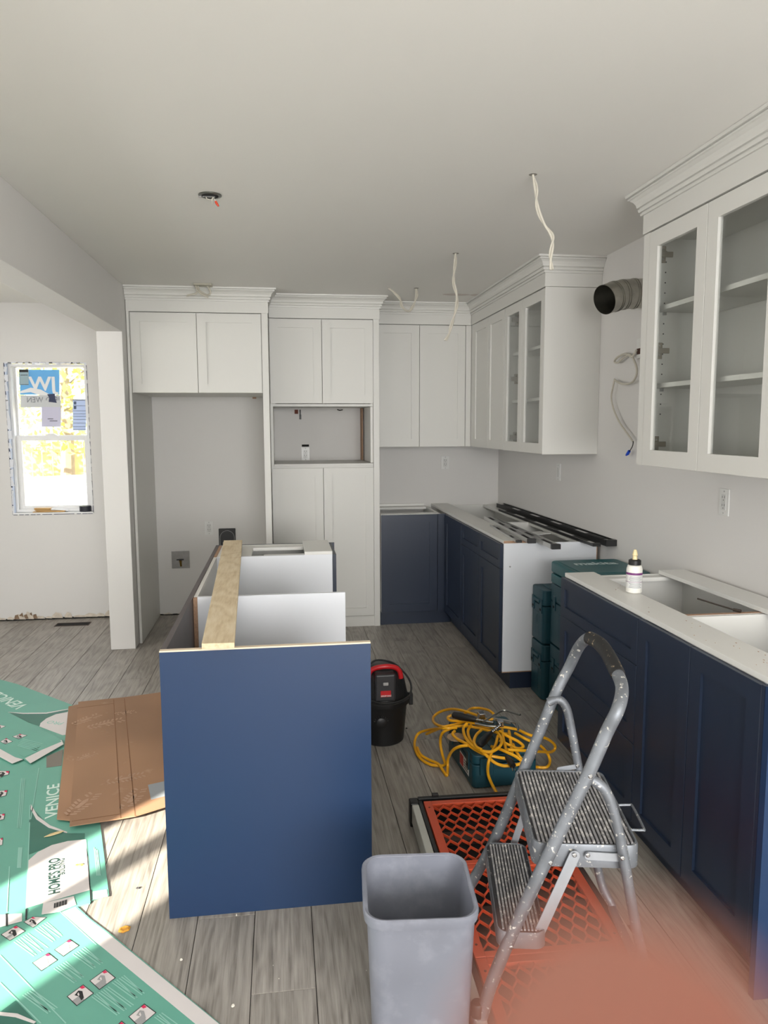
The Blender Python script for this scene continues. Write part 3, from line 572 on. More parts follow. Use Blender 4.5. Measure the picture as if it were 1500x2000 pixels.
# loose board lying along the wall on that cabinet
M = Matrix.Translation((1.70, 3.16, ZB + .005)) @ Matrix.Rotation(math.radians(1.2), 4, 'Z')
o = obj('loose_board', MB().obox(M, 0, .125, -1.35, 0, 0, .017), INNER, bev=.001); tag(o, 'loose white board lying along the wall on top of the near navy cabinets', 'board')
o = obj('screw_bit', MB().tube([(1.56, 2.60, .9), (1.60, 2.545, .890), (1.635, 2.47, .884)], .003, 8).tube([(1.63, 2.478, .884), (1.645, 2.455, .884)], .006, 8), mat('dark_steel', (80, 72, 66), .4, metal=.7)); tag(o, 'thin driver bit resting on the partition inside the near navy cabinet', 'drill bit')
random.seed(9); mb = MB()
for i in range(26):
    x, y_ = random.uniform(XF + .03, XF + .145), random.uniform(1.85, 2.9); s_ = random.uniform(.0012, .003); mb.box(x, x + s_, y_, y_ + s_ * 2, ZB + .017, ZB + .018)
tag(obj('sawdust_crumbs', mb, RAW), 'scattered brown crumbs on the white strip over the near navy cabinets', 'crumbs', kind='stuff')

# ---------------- island ----------------
t = thing('kitchen_island', 'unfinished island carcass with a big navy panel facing the camera', 'island', (-.04, 3.3, 0))
yi = 2.290
obj('end_panel', MB().box(-.380, .270, yi, yi + .0185, .0, ZB - .0026), NAVYP, t); obj('panel_edge', MB().box(-.380, .270, yi - .0004, yi + .0185, ZB - .0025, ZB + .0022), PLYEDGE, t, label='pale plywood top edge of the navy end panel')
obj('back_panel', MB().box(-.380, -.362, yi + .019, 4.335, 0, ZB), mat('brown_grey_panel', (84, 76, 78), .45, noise=.1, nscale=12), t)
obj('far_end_panel', MB().box(-.380, .300, 4.337, 4.355, 0, ZB), NAVY, t)
obj('gable', MB().box(-.344, .252, 3.018, 3.036, ZK, ZB), INNER_SKYLIT, t, bev=.0006); obj('gable_edge', MB().box(-.3605, -.3445, 3.018, 3.036, .0, ZB - .003), RAW, t)
obj('gable', MB().box(-.344, .262, 3.944, 3.962, ZK, ZB), INNER_SKYLIT, t, bev=.0006); obj('gable', MB().box(-.344, .262, 4.315, 4.333, ZK, ZB), INNER, t)
obj('rear_sheet', MB().box(-.3605, -.345, 3.037, 4.333, ZK, ZB - .002), INNER, t); obj('rear_sheet_edge', MB().box(-.3605, -.345, 3.96, 4.333, ZB - .002, ZB), RAW, t)
obj('bottom_panel', MB().box(-.344, .262, 3.963, 4.314, ZK, ZK + .018), INNER, t); obj('bottom_panel', MB().box(-.344, .252, 3.037, 3.943, ZK, ZK + .018), INNER, t)
obj('top_stretcher', MB().box(.115, .262, 3.944, 4.333, ZB, ZB + .017), INNER, t, bev=.0006); obj('top_stretcher', MB().box(-.344, .114, 4.22, 4.314, ZB - .018, ZB - .001), INNER, t)
obj('top_stretcher', MB().box(-.344, -.165, 3.963, 4.219, ZB - .018, ZB - .001), INNER, t); obj('top_stretcher', MB().box(-.10, .114, 3.963, 4.0, ZB - .018, ZB - .001), INNER, t)
obj('front_door', MB().box(.264, .283, 3.95, 4.335, ZK, ZB - .002), NAVY, t); obj('toe_kick', MB().box(-.3, .19, 3.0, 3.015, 0, ZK), INNER, t)
a_, b_, c_, d_ = [Vector(p) for p in ((-.247, 2.238, 0), (-.150, 2.234, 0), (-.229, 4.300, 0), (-.332, 4.300, 0))]
mb = MB().prism([tuple(p[:2]) for p in (a_, b_, c_, d_)], ZB + .0175, ZB + .035)
o = obj('plywood_strip', mb, PLY, bev=.0008); tag(o, 'long pale pine plywood strip lying lengthwise across the island top', 'plywood')

# ---------------- outlets and wall boxes ----------------
def outlet(x, y, z, axis, label, sw=False, w=.070, h=.114, holes=False):
    """axis 'Y' faces -Y, 'X' faces -X"""
    t = thing('wall_outlet' if not sw else 'light_switch', label, 'outlet' if not sw else 'switch', (x, y, z - h / 2))
    def B(u0, u1, z0, z1, n0, n1):
        mb = MB()
        return mb.box(x + u0, x + u1, y - n1, y - n0, z + z0, z + z1) if axis == 'Y' else mb.box(x - n1, x - n0, y + u0, y + u1, z + z0, z + z1)
    obj('cover_plate', B(-w / 2, w / 2, -h / 2, h / 2, 0, .005), PLATE, t, bev=.002)
    f = obj('receptacle' if not sw else 'rocker', B(-.0165, .0165, -.033, .033, .005, .0075), mat('outlet_face', (200, 200, 197), .35), t, bev=.001)
    if not sw:
        mb = MB()
        for dz in (-.017, .017):
            for mb2 in (B(-.009, -.0065, dz + .001, dz + .010, .0074, .0078), B(.0065, .009, dz + .001, dz + .009, .0074, .0078), B(-.002, .002, dz - .010, dz - .006, .0074, .0078)): mb.add(mb2.v, mb2.f)
        obj('slots', mb, DARK, f)
    for dz in (-.046, .046): obj('screw', B(-.003, .003, dz - .003, dz + .003, .005, .006), CGREY, t)
    if holes:
        obj('box_gap', B(-.030, .030, .060, .078, .0, .001), DARK, t); obj('box_gap', B(-.030, .030, -.078, -.060, .0, .001), DARK, t)
    return t
outlet(-.600, YB, .722, 'Y', 'white duplex outlet low on the wall inside the refrigerator alcove')
outlet(.203, YB, 1.325, 'Y', 'white outlet with dark gaps above and below it in the pantry niche', holes=True)
outlet(1.389, YB, 1.240, 'Y', 'white outlet on the back wall between corner counter and wall cabinet')
outlet(XR, 4.84, 1.240, 'X', 'white switch plate on the right wall above the far drawer slides', sw=True)
outlet(XR, 2.922, 1.231, 'X', 'white outlet on the right wall below the near glass cabinet')
t = thing('water_box', 'grey recessed water supply box with a brass valve low in the refrigerator alcove', 'valve box', (-.836, YB, .39))
GB = mat('grey_box_metal', (136, 134, 132), .4, metal=.4, noise=.15, nscale=25)
obj('box', MB().box(-.908, -.765, YB - .003, YB - .0005, .392, .534), GB, t)
obj('rim', ringbox(MB(), -.908, -.765, .392, .534, .008, YB - .010, YB - .003), GB, t)
v_ = obj('valve', MB().tube([(-.836, YB - .006, .41), (-.836, YB - .02, .45)], .008, 10).tube([(-.836, YB - .02, .45), (-.836, YB - .032, .462)], .011, 10), mat('brass', (150, 120, 60), .3, metal=1), t)
obj('valve_handle', MB().box(-.866, -.808, YB - .036, YB - .028, .463, .473), BLACKP, v_)
t = thing('range_outlet', 'black arched outlet cover on the wall just behind the far end of the island', 'outlet', (-.455, YB, .50))
obj('cover', MB().box(-.522, -.386, YB - .014, YB - .0005, .50, .716), BLACKP, t, bev=.004)
arc = [(-.454 + .058 * math.cos(a_), YB - .016, .640 + .058 * math.sin(a_)) for a_ in [math.pi * k / 16 for k in range(17)]]
obj('rim_line', MB().tube([(-.396, YB - .016, .53)] + arc + [(-.512, YB - .016, .53)], .002, 6), CGREY, t)
obj('inset', MB().prism([(p[0], p[2]) for p in [(-.396, 0, .53)] + arc + [(-.512, 0, .53)]], 0, .001, Matrix(((1, 0, 0, 0), (0, 0, -1, YB - .0145), (0, 1, 0, 0), (0, 0, 0, 1)))), mat('charcoal', (34, 35, 38), .5), t)
for dx in (-.035, .03): obj('prong', MB().box(-.454 + dx, -.448 + dx, YB - .024, YB - .016, .575, .602), PLATE, t)
o = obj('conduit_hole', MB().box(.118, .148, YB - .003, YB - .0005, 1.655, 1.690), mat('rust_brown', (96, 48, 34), .8)); tag(o, 'small brown cut-out high on the pantry niche wall', 'hole')
o = obj('wire_stub', MB().box(.158, .170, YB - .006, YB - .0005, 1.61, 1.690).box(.156, .173, YB - .008, YB - .001, 1.61, 1.65), BLACKP); tag(o, 'short dark wire stub hanging at the top of the pantry niche', 'wire')
o = obj('wire_stub', MB().tube([(.47, YB - .01, 1.690), (.49, YB - .02, 1.683), (.515, YB - .012, 1.688)], .004, 6), BLACKP); tag(o, 'tiny dark wire end at the top right of the pantry niche', 'wire')

# ---------------- ceiling wires, box, duct ----------------
t = thing('ceiling_box', 'round metal ceiling box with a red wire connector, no lamp fitted', 'ceiling box', (-.271, 3.303, ZC - .004))
obj('cover_ring', MB().lathe([(.048, ZC - .0005), (.048, ZC - .004), (.036, ZC - .006), (.034, ZC - .0005)], Matrix.Translation((-.271, 3.303, 0)), 28), mat('dull_zinc', (120, 122, 116), .35, metal=.9), t)
obj('opening', MB().lathe([(.034, ZC - .001), (.034, ZC - .0062)], Matrix.Translation((-.271, 3.303, 0)), 24), DARK, t)
obj('bracket', MB().box(-.300, -.250, 3.294, 3.303, ZC - .010, ZC - .0065).box(-.318, -.305, 3.297, 3.311, ZC - .009, ZC - .006), CHROME, t)
P = lambda pts, y: [wp(u, v, 'Y', y) for u, v in pts]
obj('white_wire', MB().tube(spline(P([(402, 381), (404, 388), (412, 390), (416, 386), (414, 392), (415, 398)], 3.30), 5), .0018, 6), CABLEW, t)
obj('wire_nut', MB().tube(P([(421, 393), (423.5, 398), (427, 403)], 3.30), [.0045, .0055, .0035], 10), mat('red_connector', (196, 62, 34), .4), t)
obj('red_wire', MB().tube(spline(P([(414, 383), (418, 388), (421, 393)], 3.30), 4), .0016, 6), CABLEW, t)
def cable(name, pts, y, r, label, plane='Y', rose=None, twin=True, m=None):
    Q = spline([wp(p[0], p[1], plane, y + (p[2] if len(p) > 2 else 0)) for p in pts], 6)
    t = thing(name, label, 'cable', Q[0])
    obj('sheath', MB().tube(Q, r, 8), m or CABLEW, t)
    if twin:
        Q2 = [q + Vector((math.sin(i * .35) * r * 1.9, math.cos(i * .35) * r * 1.6, 0)) for i, q in enumerate(Q)]
        obj('second_sheath', MB().tube(Q2, r * .8, 8), m or CABLEW, t)
    if rose: obj('cut_hole', MB().lathe([(rose, ZC - .0008), (rose, ZC - .0003)], Matrix.Translation((Q[0].x, Q[0].y, 0)), 14), mat('hole_rim', (150, 146, 138), .8), t)
    return t
cable('ceiling_cable', [(1041, 341), (1045, 370), (1050, 400), (1062, 435), (1076, 460), (1080, 480), (1076, 505), (1075, 527)], 2.89, .0048, 'white cable hanging from the ceiling in front of the glass-door corner cabinet, nearest of three', rose=.016)
cable('ceiling_cable', [(890, 495), (887, 520), (887, 548), (892, 575), (890, 600), (885, 628), (878, 650), (868, 665)], 4.225, .0055, 'twisted white cable hanging from the ceiling in the middle of the room', rose=.018)
cable('ceiling_cable', [(813, 564), (812, 580), (808, 597), (801, 607), (793, 607), (787, 600), (783, 588), (774, 577), (762, 564)], 5.30, .0065, 'short white cable curling up beside the pantry crown moulding', rose=.018)
t = cable('ceiling_cable', [(381, 555), (385, 566), (383, 573), (374, 575), (364, 578)], 5.32, .006, 'tangled loop of white cables at the ceiling above the fridge cabinet', rose=None, twin=False)
obj('second_sheath', MB().tube(spline(P([(386, 556), (389, 566), (396, 572), (405, 576), (411, 573), (409, 564), (402, 556)], 5.33), 6), .006, 8), CABLEW, t)
obj('third_sheath', MB().tube(spline(P([(384, 564), (390, 572), (399, 577), (407, 581)], 5.31), 6), .005, 8), CABLEW, t)
obj('junction_plate', MB().box(-.56, -.44, 5.28, 5.36, ZC - .012, ZC - .001), mat('pale_plate', (176, 172, 158), .6), t)
mb = MB()
for k in range(2): mb.lathe([(.040 + .02 * k, -.0022), (.045 + .02 * k, -.0006)], Matrix.Translation((1.3 + .25 * k, 5.52, ZC)) @ Matrix.Scale(2.3, 4, (1, 0, 0)), 20)
tag(obj('ceiling_stain', mb, mat('pinkish_plaster', (204, 196, 190), .9)), 'faint pinkish plaster patches on the ceiling near the corner', 'patch')
# duct
t = thing('vent_duct', 'round galvanised metal duct elbow sticking out of the right wall between cabinets', 'duct', (XR - .1, 3.69, 2.12))
A_ = [Vector(p) for p in ((XR - .002, 3.69, 2.222), (1.79, 3.69, 2.219), (1.73, 3.687, 2.212), (1.68, 3.676, 2.200), (1.620, 3.655, 2.180))]
RD = .0735
def duct_seg(p, q, r0, r1, n=28, cap=False):
    mb = MB(); mb.tube([p, q], [r0, r1], n, cap=cap); return mb
seg = MB()
for i in range(4):
    mbx = duct_seg(A_[i], A_[i + 1], RD + .001 * (i % 2), RD); seg.add(mbx.v, mbx.f)
seg = MB().tube(spline(A_, 6), RD, 36, cap=False); inn = MB().tube(spline(A_, 6), RD - .0015, 36, cap=False); seg.add(inn.v, [f[::-1] for f in inn.f]); o = obj('duct_elbow', seg, STEEL, t)
for i, p, rr_ in ((1, A_[1], .0022), (2, A_[2], .0016), (3, A_[3], .0022)):
    d = (A_[i + 1] - A_[i - 1]).normalized(); up = d.orthogonal().normalized(); sd_ = d.cross(up); mb = MB()
    for off in (-.006, .006): mb.tube([p + d * off + (up * math.cos(a_) + sd_ * math.sin(a_)) * (RD + .0012) for a_ in [2 * math.pi * k / 32 for k in range(32)]], rr_, 6, closed=True)
    obj('seam_bead', mb, STEEL, t)
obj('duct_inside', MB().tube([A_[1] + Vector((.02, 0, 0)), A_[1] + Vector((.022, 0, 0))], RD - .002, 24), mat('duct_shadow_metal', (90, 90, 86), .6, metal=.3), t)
# cable on the wall under the duct
wc = [(1243, 684), (1234, 697), (1222, 691), (1207, 697), (1200, 706), (1207, 708), (1220, 697), (1231, 693), (1238, 703), (1244, 722), (1241, 738), (1232, 748), (1218, 750), (1206, 746), (1200, 741)]
t = thing('wall_cable', 'beige looped cable with a blue connector on the right wall below the duct', 'cable', wp(1243, 684, 'X', XR - .02))
obj('sheath', MB().tube(spline([wp(u, v, 'X', XR - .028) for u, v in wc], 6), .0058, 8), CABLEW, t)
obj('sheath', MB().tube(spline([wp(u, v, 'X', XR - .028) for u, v in [(1200, 741), (1197, 757), (1194, 775), (1198, 798), (1210, 825), (1224, 845), (1236, 862)]], 6), .0050, 8), CABLEW, t)
obj('black_wire', MB().tube(spline([wp(u, v, 'X', XR - .03) for u, v in [(1237, 862), (1235, 872), (1229, 882)]], 5), .0025, 6), BLACKP, t)
obj('wire_nut', MB().tube([wp(u, v, 'X', XR - .03) for u, v in [(1229, 881), (1226, 886), (1223, 889)]], [.008, .009, .005], 10), mat('blue_connector', (20, 70, 190), .4), t)
obj('wall_box', MB().box(XR - .012, XR - .0005, 3.66, 3.75, 1.90, 2.0), PLATE, t)
obj('box_hole', MB().box(XR - .0135, XR - .012, 3.70, 3.745, 1.92, 1.95), mat('hole_brown', (70, 44, 34), .8), t)

# ---------------- drawer slides on the far base run ----------------
RAIL = mat('zinc_rail', (190, 190, 188), .4, metal=.2)
def slide(name, p, q, w, h, label, m, endm=BLACKP, group=None, slots=4):
    p, q = Vector(p), Vector(q); d = (q - p); L = d.length; d.normalize(); s_ = Vector((d.y, -d.x, 0)).normalized(); n_ = s_.cross(d)
    if n_.z < 0: n_ = -n_
    M = Matrix(((s_.x, d.x, n_.x, p.x), (s_.y, d.y, n_.y, p.y), (s_.z, d.z, n_.z, p.z), (0, 0, 0, 1)))
    t = thing(name, label, 'drawer slide', (p + q) / 2 if False else p, group)
    obj('channel', MB().obox(M, -w / 2, w / 2, 0, L, 0, .002).obox(M, -w / 2, -w / 2 + .002, 0, L, .002, h).obox(M, w / 2 - .002, w / 2, 0, L, .002, h), m, t)
    obj('inner_rail', MB().obox(M, -w * .28, w * .28, .03, L - .01, .003, h * .8), RAIL if m is not RAIL else mat('grey_rail', (150, 150, 152), .4, metal=.2), t)
    for k in range(slots):
        y_ = L * (k + .5) / slots; obj('slot', MB().obox(M, -w * .2, w * .2, y_ - L * .06, y_ + L * .06, h * .8, h * .8 + .001), DARK, t)
    obj('end_cap', MB().obox(M, -w / 2 - .001, w / 2 + .001, L - .022, L + .003, 0, h + .002), endm, t, bev=.001)
    return t
ZS = ZB + .0005; ZS2 = ZB + .018
slide('drawer_slide', (1.806, 6.02, ZS), (1.826, 3.93, ZS + .004), .062, .034, 'long black metal slide lying closest to the wall on the far navy cabinets', BLACKP, slots=5)
slide('drawer_slide', (1.735, 5.75, ZS), (1.748, 3.95, ZS + .002), .046, .016, 'long thin black slide beside the thicker one along the wall', BLACKP, slots=4)
slide('drawer_slide', (1.440, 5.12, ZS2), (1.395, 4.02, ZS2), .044, .024, 'short silver slide nearest the room, its black end on the cabinet front strip', RAIL)
slide('drawer_slide', (1.490, 5.10, ZS), (1.485, 3.88, ZS + .004), .048, .026, 'middle silver slide reaching farthest over the cabinet end', RAIL)
slide('drawer_slide', (1.372, 4.75, ZS2), (1.330, 4.05, ZS2), .030, .012, 'shortest silver slide lying on the white front strip', RAIL, slots=2)
o = obj('paper_scrap', MB().obox(Matrix.Translation((1.60, 4.5, ZS)) @ Matrix.Rotation(.4, 4, 'Z'), -.06, .06, -.05, .05, 0, .004), PLATE); tag(o, 'white paper scrap among the drawer slides', 'paper')

# ---------------- glue bottle ----------------
bx, by, bz = 1.385, 2.765, ZB + .018
t = thing('glue_bottle', 'white wood glue bottle with a black collar and cream nozzle on the near navy cabinets', 'bottle', (bx, by, bz))
T = Matrix.Translation((bx, by, bz)) @ Matrix.Scale(1.12, 4)
obj('body', MB().lathe([(.024, 0), (.0275, .003), (.0275, .085), (.024, .097), (.014, .104)], T, 28), mat('bottle_white', (224, 222, 214), .35), t)
obj('collar', MB().lathe([(.0215, .100), (.0215, .116), (.017, .119)], T, 28), BLACKP, t)
obj('nozzle', MB().lathe([(.009, .118), (.0075, .132), (.010, .134), (.006, .150), (.004, .154)], T, 18), mat('cream_nozzle', (222, 206, 160), .4), t)
lb = obj('printed_label', MB().lathe([(.0278, .018), (.0278, .074)], T, 28, cap=False), PLATE, t)
obj('purple_band', MB().lathe([(.0281, .066), (.0281, .074)], T, 28, cap=False), mat('purple_print', (110, 50, 110), .4), lb); obj('red_line', MB().lathe([(.0281, .040), (.0281, .0415)], T, 28, cap=False), mat('purple_print', (110, 50, 110), .4), lb)
for i in range(9):
    if i == 4: continue
    z = .021 + i * .0048; mb = MB(); n = 10; a0 = math.radians(205 + (i % 3) * 4); a1 = math.radians(300 - (i % 2) * 9)
    vs = [Vector((bx + .0318 * math.cos(a0 + (a1 - a0) * k / n), by + .0318 * math.sin(a0 + (a1 - a0) * k / n), bz + z * 1.12 + dz)) for dz in (0, .0018) for k in range(n + 1)]
    mb.add(vs, [(k, k + 1, n + 2 + k, n + 1 + k) for k in range(n)]); obj('print_line', mb, mat('grey_ink', (120, 124, 130), .6), lb)

# ---------------- tool cases ----------------
def rrect(w, d, r, n=4):
    out = []
    for cx, cy, a0 in ((w / 2 - r, d / 2 - r, 0), (-w / 2 + r, d / 2 - r, 90), (-w / 2 + r, -d / 2 + r, 180), (w / 2 - r, -d / 2 + r, 270)):
        for k in range(n + 1): a_ = math.radians(a0 + 90 * k / n); out.append((cx + r * math.cos(a_), cy + r * math.sin(a_)))
    return out
def stack_case(M, w, d, h, label, m, group=None, marks=True):
    """interlocking tool case; local x = width, y = depth, z up; front (latches) faces -x"""
    t = thing('tool_case', label, 'tool case', M.translation, group)
    zc = h * .70
    obj('body', MB().prism(rrect(w, d, .022), .006, zc - .002, M), m, t, bev=.004)
    obj('lid', MB().prism(rrect(w, d, .022), zc + .002, h - .004, M), m, t, bev=.006)
    obj('foot_rim', MB().prism(rrect(w - .03, d - .03, .015), 0, .008, M), m, t)
    mb = MB()
    for k in range(4): mb.obox(M, -w / 2 + .05 + k * (w - .1) / 4, -w / 2 + .05 + (k + .55) * (w - .1) / 4, -d / 2 + .03, d / 2 - .03, h - .004, h - .0005)
    obj('top_ribs', mb, m, t, bev=.001)
    for sy in (-1, 1):
        l = obj('latch', MB().obox(M, -w / 2 - .005, -w / 2 + .002, sy * d * .32 - .018, sy * d * .32 + .018, zc - .045, zc + .035), BLACKP if not marks else m, t, bev=.003)
        obj('latch_slot', MB().obox(M, -w / 2 - .0062, -w / 2 - .005, sy * d * .32 - .010, sy * d * .32 + .010, zc - .03, zc - .018), DARK, l)
        obj('latch', MB().obox(M, sy * w * .30 - .03, sy * w * .30 + .03, -d / 2 - .010, -d / 2 + .002, zc - .045, zc + .03), m, t, bev=.003)
    obj('panel_recess', MB().obox(M, -w / 2 - .0012, -w / 2 + .001, -d * .18, d * .18, h * .12, h * .55), m, t, bev=.001)
    obj('panel_recess', MB().obox(M, -w * .30, w * .30, -d / 2 - .0025, -d / 2 + .001, h * .10, h * .55), m, t, bev=.001)
    obj('carry_handle', MB().obox(M, -w / 2 - .012, -w / 2 + .001, -.055, .055, zc + .012, zc + .030), m, t, bev=.004)
    return t
TR = lambda x, y, z, a_=0: Matrix.Translation((x, y, z)) @ Matrix.Rotation(math.radians(a_), 4, 'Z')
stack_case(TR(1.628, 4.032, 0), .38, .195, .325, 'lower dark teal tool case of the left pile against the white cabinet side', TEALD)
c2 = stack_case(TR(1.628, 4.032, .326), .38, .195, .315, 'upper dark teal tool case with a pale scuff, left pile against the white cabinet side', TEALD)
mb = MB(); M = TR(1.628, 4.032, .326)
for k in range(3): mb.obox(M, -.1925, -.1911, -.01 + k * .010, -.006 + k * .010, .10 + .012 * (k % 2), .16 - .008 * k)
obj('pale_scuff', mb, mat('scuff', (70, 92, 100), .8), c2)
stack_case(TR(1.656, 3.715, 0), .375, .40, .350, 'lowest dark teal tool case of the near pile behind the navy drawers', TEALD)
stack_case(TR(1.656, 3.715, .351), .375, .40, .345, 'middle dark teal tool case directly under the lighter lettered case', TEALD)

# blow-moulded case with raised maker's lettering on the lid
cx, cy, cz = 1.655, 3.70, .697; M = TR(cx, cy, cz)
t = thing('tool_case', 'lighter teal moulded tool case with white lettering on its lid, topmost of the near pile', 'tool case', (cx, cy, cz))
obj('base_shell', MB().prism(rrect(.385, .42, .03), 0, .052, M), TEAL, t, bev=.008, seg=3); obj('lid', MB().prism(rrect(.385, .42, .03), .056, .118, M), TEAL, t, bev=.012, seg=3)
obj('lid_ridge', MB().prism(rrect(.33, .36, .02), .1165, .1205, M), TEAL, t, bev=.002)
obj('handle', MB().tube([M @ Vector(p) for p in ((-.07, -.21, .055), (-.06, -.235, .055), (.06, -.235, .055), (.07, -.21, .055))], .010, 10), TEAL, t)
for sx in (-.13, .13): obj('latch', MB().obox(M, sx - .02, sx + .02, -.217, -.208, .03, .085), TEAL, t, bev=.002)
text('makita', .095, mat('pale_lettering', (196, 210, 210), .5), t, M @ Vector((-.115, .035, .1212)), (1, .0, 0), (0, 1, 0), bold=.0016, name='lettering', sx=.95)

# tool case on the floor with cord and clamps
FA = -3.0; ca, sa = math.cos(math.radians(FA)), math.sin(math.radians(FA))
nl = Vector((.790, 2.975, 0)); w_, d_ = .292, .400
cen = nl + Vector((ca, -sa, 0)) * (w_ / 2) + Vector((sa, ca, 0)) * 0 + Vector((-.22, .975, 0)) * 0
M = Matrix.Translation(nl) @ Matrix.Rotation(math.radians(-FA), 4, 'Z') @ Matrix.Translation((w_ / 2, d_ / 2, 0)) if False else Matrix.Translation(nl) @ Matrix.Rotation(math.radians(-FA), 4, 'Z')
M = M @ Matrix.Translation((w_ / 2, d_ / 2, 0))
tc_ = stack_case(M, w_, d_, .157, 'dark teal tool case lying on the floor under the yellow cord', TEALD, marks=True)
f_ = obj('side_label', MB().obox(M, -w_ / 2 - .0022, -w_ / 2 - .0012, -d_ * .36, -d_ * .02, .035, .095), PLATE, tc_)
obj('red_field', MB().obox(M, -w_ / 2 - .0030, -w_ / 2 - .0022, -d_ * .16, -d_ * .03, .04, .09), REDP, f_)
for k in range(4): obj('print_line', MB().obox(M, -w_ / 2 - .0030, -w_ / 2 - .0022, -d_ * .33, -d_ * .19, .045 + k * .012, .048 + k * .012), INK, f_)

def c5(u, v): return 800 + u / 5.0, 1370 + v / 5.0
def cord(pts, name_parent, r=.0066):
    Q = []
    for p in pts:
        u, v = c5(p[0], p[1]); Q.append(wp(u, v, 'Z', p[2]))
    return obj('loop', MB().tube(spline(Q, 7), r, 8), YEL, name_parent)
H = .166
t = thing('extension_cord', 'yellow extension cord tangled over the teal tool case on the floor', 'cord', wp(*c5(560, 300), 'Z', H))
cord([(165, 318, .05), (240, 285, .10), (330, 250, H), (450, 225, H), (540, 200, H + .02), (640, 215, H + .03), (760, 250, H + .02), (900, 250, H + .01), (1050, 275, H), (1180, 330, H), (1330, 360, .12), (1420, 430, .05), (1390, 490, .03), (1270, 490, .10), (1120, 480, H), (960, 470, H + .02)], t)
cord([(460, 260, H), (330, 262, H), (200, 275, .08), (90, 310, .03), (50, 390, .01), (60, 480, .01), (110, 560, .01), (200, 615, .01), (300, 628, .01), (345, 610, .01), (320, 520, .03), (300, 400, .08), (320, 310, .14), (400, 265, H), (480, 240, H)], t)
cord([(75, 450, .01), (110, 520, .014), (190, 570, .014), (280, 610, .02), (330, 680, .012), (365, 722, .008), (372, 640, .02), (375, 560, .06), (420, 480, .13), (490, 440, H), (570, 430, H + .01)], t)
cord([(700, 150, H + .02), (600, 115, H + .02), (500, 85, H + .01), (400, 75, .15), (300, 100, .12), (235, 150, .10), (235, 200, .12), (300, 240, .15), (420, 246, H), (540, 240, H + .01), (680, 262, H + .01), (840, 300, H + .01), (960, 320, H)], t)
cord([(820, 120, H), (770, 85, .16), (680, 65, .14), (600, 70, .14), (560, 100, H), (520, 130, H + .01), (430, 130, H + .02), (375, 155, H + .01), (400, 185, H + .01), (500, 190, H + .02), (640, 180, H + .03), (820, 175, H + .03)], t)
cord([(560, 215, H + .03), (525, 260, H + .02), (540, 340, H + .02), (600, 420, H + .02), (700, 480, H + .02), (800, 490, H + .02), (880, 440, H + .025), (900, 380, H + .025), (870, 320, H + .025), (820, 280, H + .02)], t)
cord([(600, 230, H + .015), (570, 290, H + .012), (590, 370, H + .012), (640, 430, H + .012), (720, 500, H + .012), (820, 590, .15), (900, 625, .14), (960, 628, .14), (1060, 615, .14), (1100, 590, .15), (1040, 540, H), (960, 500, H + .01), (880, 465, H + .01), (800, 440, H)], t)
cord([(700, 280, H + .03), (650, 330, H + .03), (630, 390, H + .03), (650, 440, H + .03), (700, 470, H + .03)], t)
cord([(440, 290, H), (420, 320, H), (470, 370, H), (550, 410, H + .01), (640, 470, H), (740, 520, H), (860, 545, .16), (960, 560, .16)], t)
cord([(860, 340, H + .02), (840, 420, H + .015), (800, 500, H + .01), (770, 600, .15), (765, 700, .09), (800, 800, .04), (850, 890, .008)], t)
cord([(880, 290, H + .02), (960, 340, H + .02), (1060, 390, H + .01), (1110, 440, H), (1060, 460, H), (960, 420, H + .01), (880, 380, H + .02)], t)
cord([(970, 290, H + .01), (985, 380, H + .01), (1000, 500, H)], t); cord([(905, 280, H + .02), (920, 380, H + .015), (945, 480, H + .01)], t)
cord([(1030, 310, H), (1140, 370, H), (1260, 420, .12), (1340, 500, .05), (1370, 580, .015), (1340, 640, .01), (1240, 640, .01), (1160, 620, .05)], t)
cord([(1010, 420, H), (1060, 520, .155), (1110, 580, .13)], t)
pl = obj('plug', MB().tube([wp(*c5(945, 540), 'Z', .165), wp(*c5(985, 590), 'Z', .16), wp(*c5(1010, 630), 'Z', .155)], [.008, .015, .013], 10), BLACKP, t)
for dx in (0, 26): obj('prong', MB().tube([wp(*c5(1000 + dx, 640), 'Z', .155), wp(*c5(1010 + dx, 680), 'Z', .150)], .0022, 6), CHROME, pl)
# two bar clamps
def clamp(label, h0, h1, s1, arms, jaw, z):
    t = thing('face_clamp', label, 'clamp', wp(*c5(*jaw), 'Z', z))
    a_, b_, c_ = wp(*c5(*h0), 'Z', z), wp(*c5(*h1), 'Z', z), wp(*c5(*s1), 'Z', z); e = (b_ - a_)
    obj('grip', MB().tube([a_, a_ + e * .06, a_ + e * .35, a_ + e * .7, a_ + e * .9, b_], [.007, .015, .018, .015, .013, .009], 12), BLACKP, t)
    obj('screw_rod', MB().tube([b_, c_], .0055, 10), CHROME, t)
    mb = MB(); d = c_ - b_
    for k in range(6): mb.tube([b_ + d * (.1 + .14 * k), b_ + d * (.14 + .14 * k)], .0078, 10)
    obj('collar', mb, CHROME, t)
    for A in arms: obj('arm', MB().tube(spline([wp(*c5(p[0], p[1]), 'Z', p[2]) for p in A], 6), .0050, 8), mat('arm_steel', (160, 160, 156), .3, metal=1), t)
    p = wp(*c5(*jaw), 'Z', z - .004); obj('jaw_block', MB().box(p.x - .014, p.x + .014, p.y - .02, p.y + .02, p.z - .010, p.z + .016), CHROME, t, bev=.002)
    return t
clamp('steel clamp with a black grip pointing left on top of the yellow cord', (415, 130), (650, 178), (820, 208), [[(720, 200, .22), (830, 130, .225), (915, 88, .23), (1000, 105, .23), (1080, 130, .23)], [(640, 215, .21), (760, 240, .21), (840, 245, .21)]], (700, 140), .215)
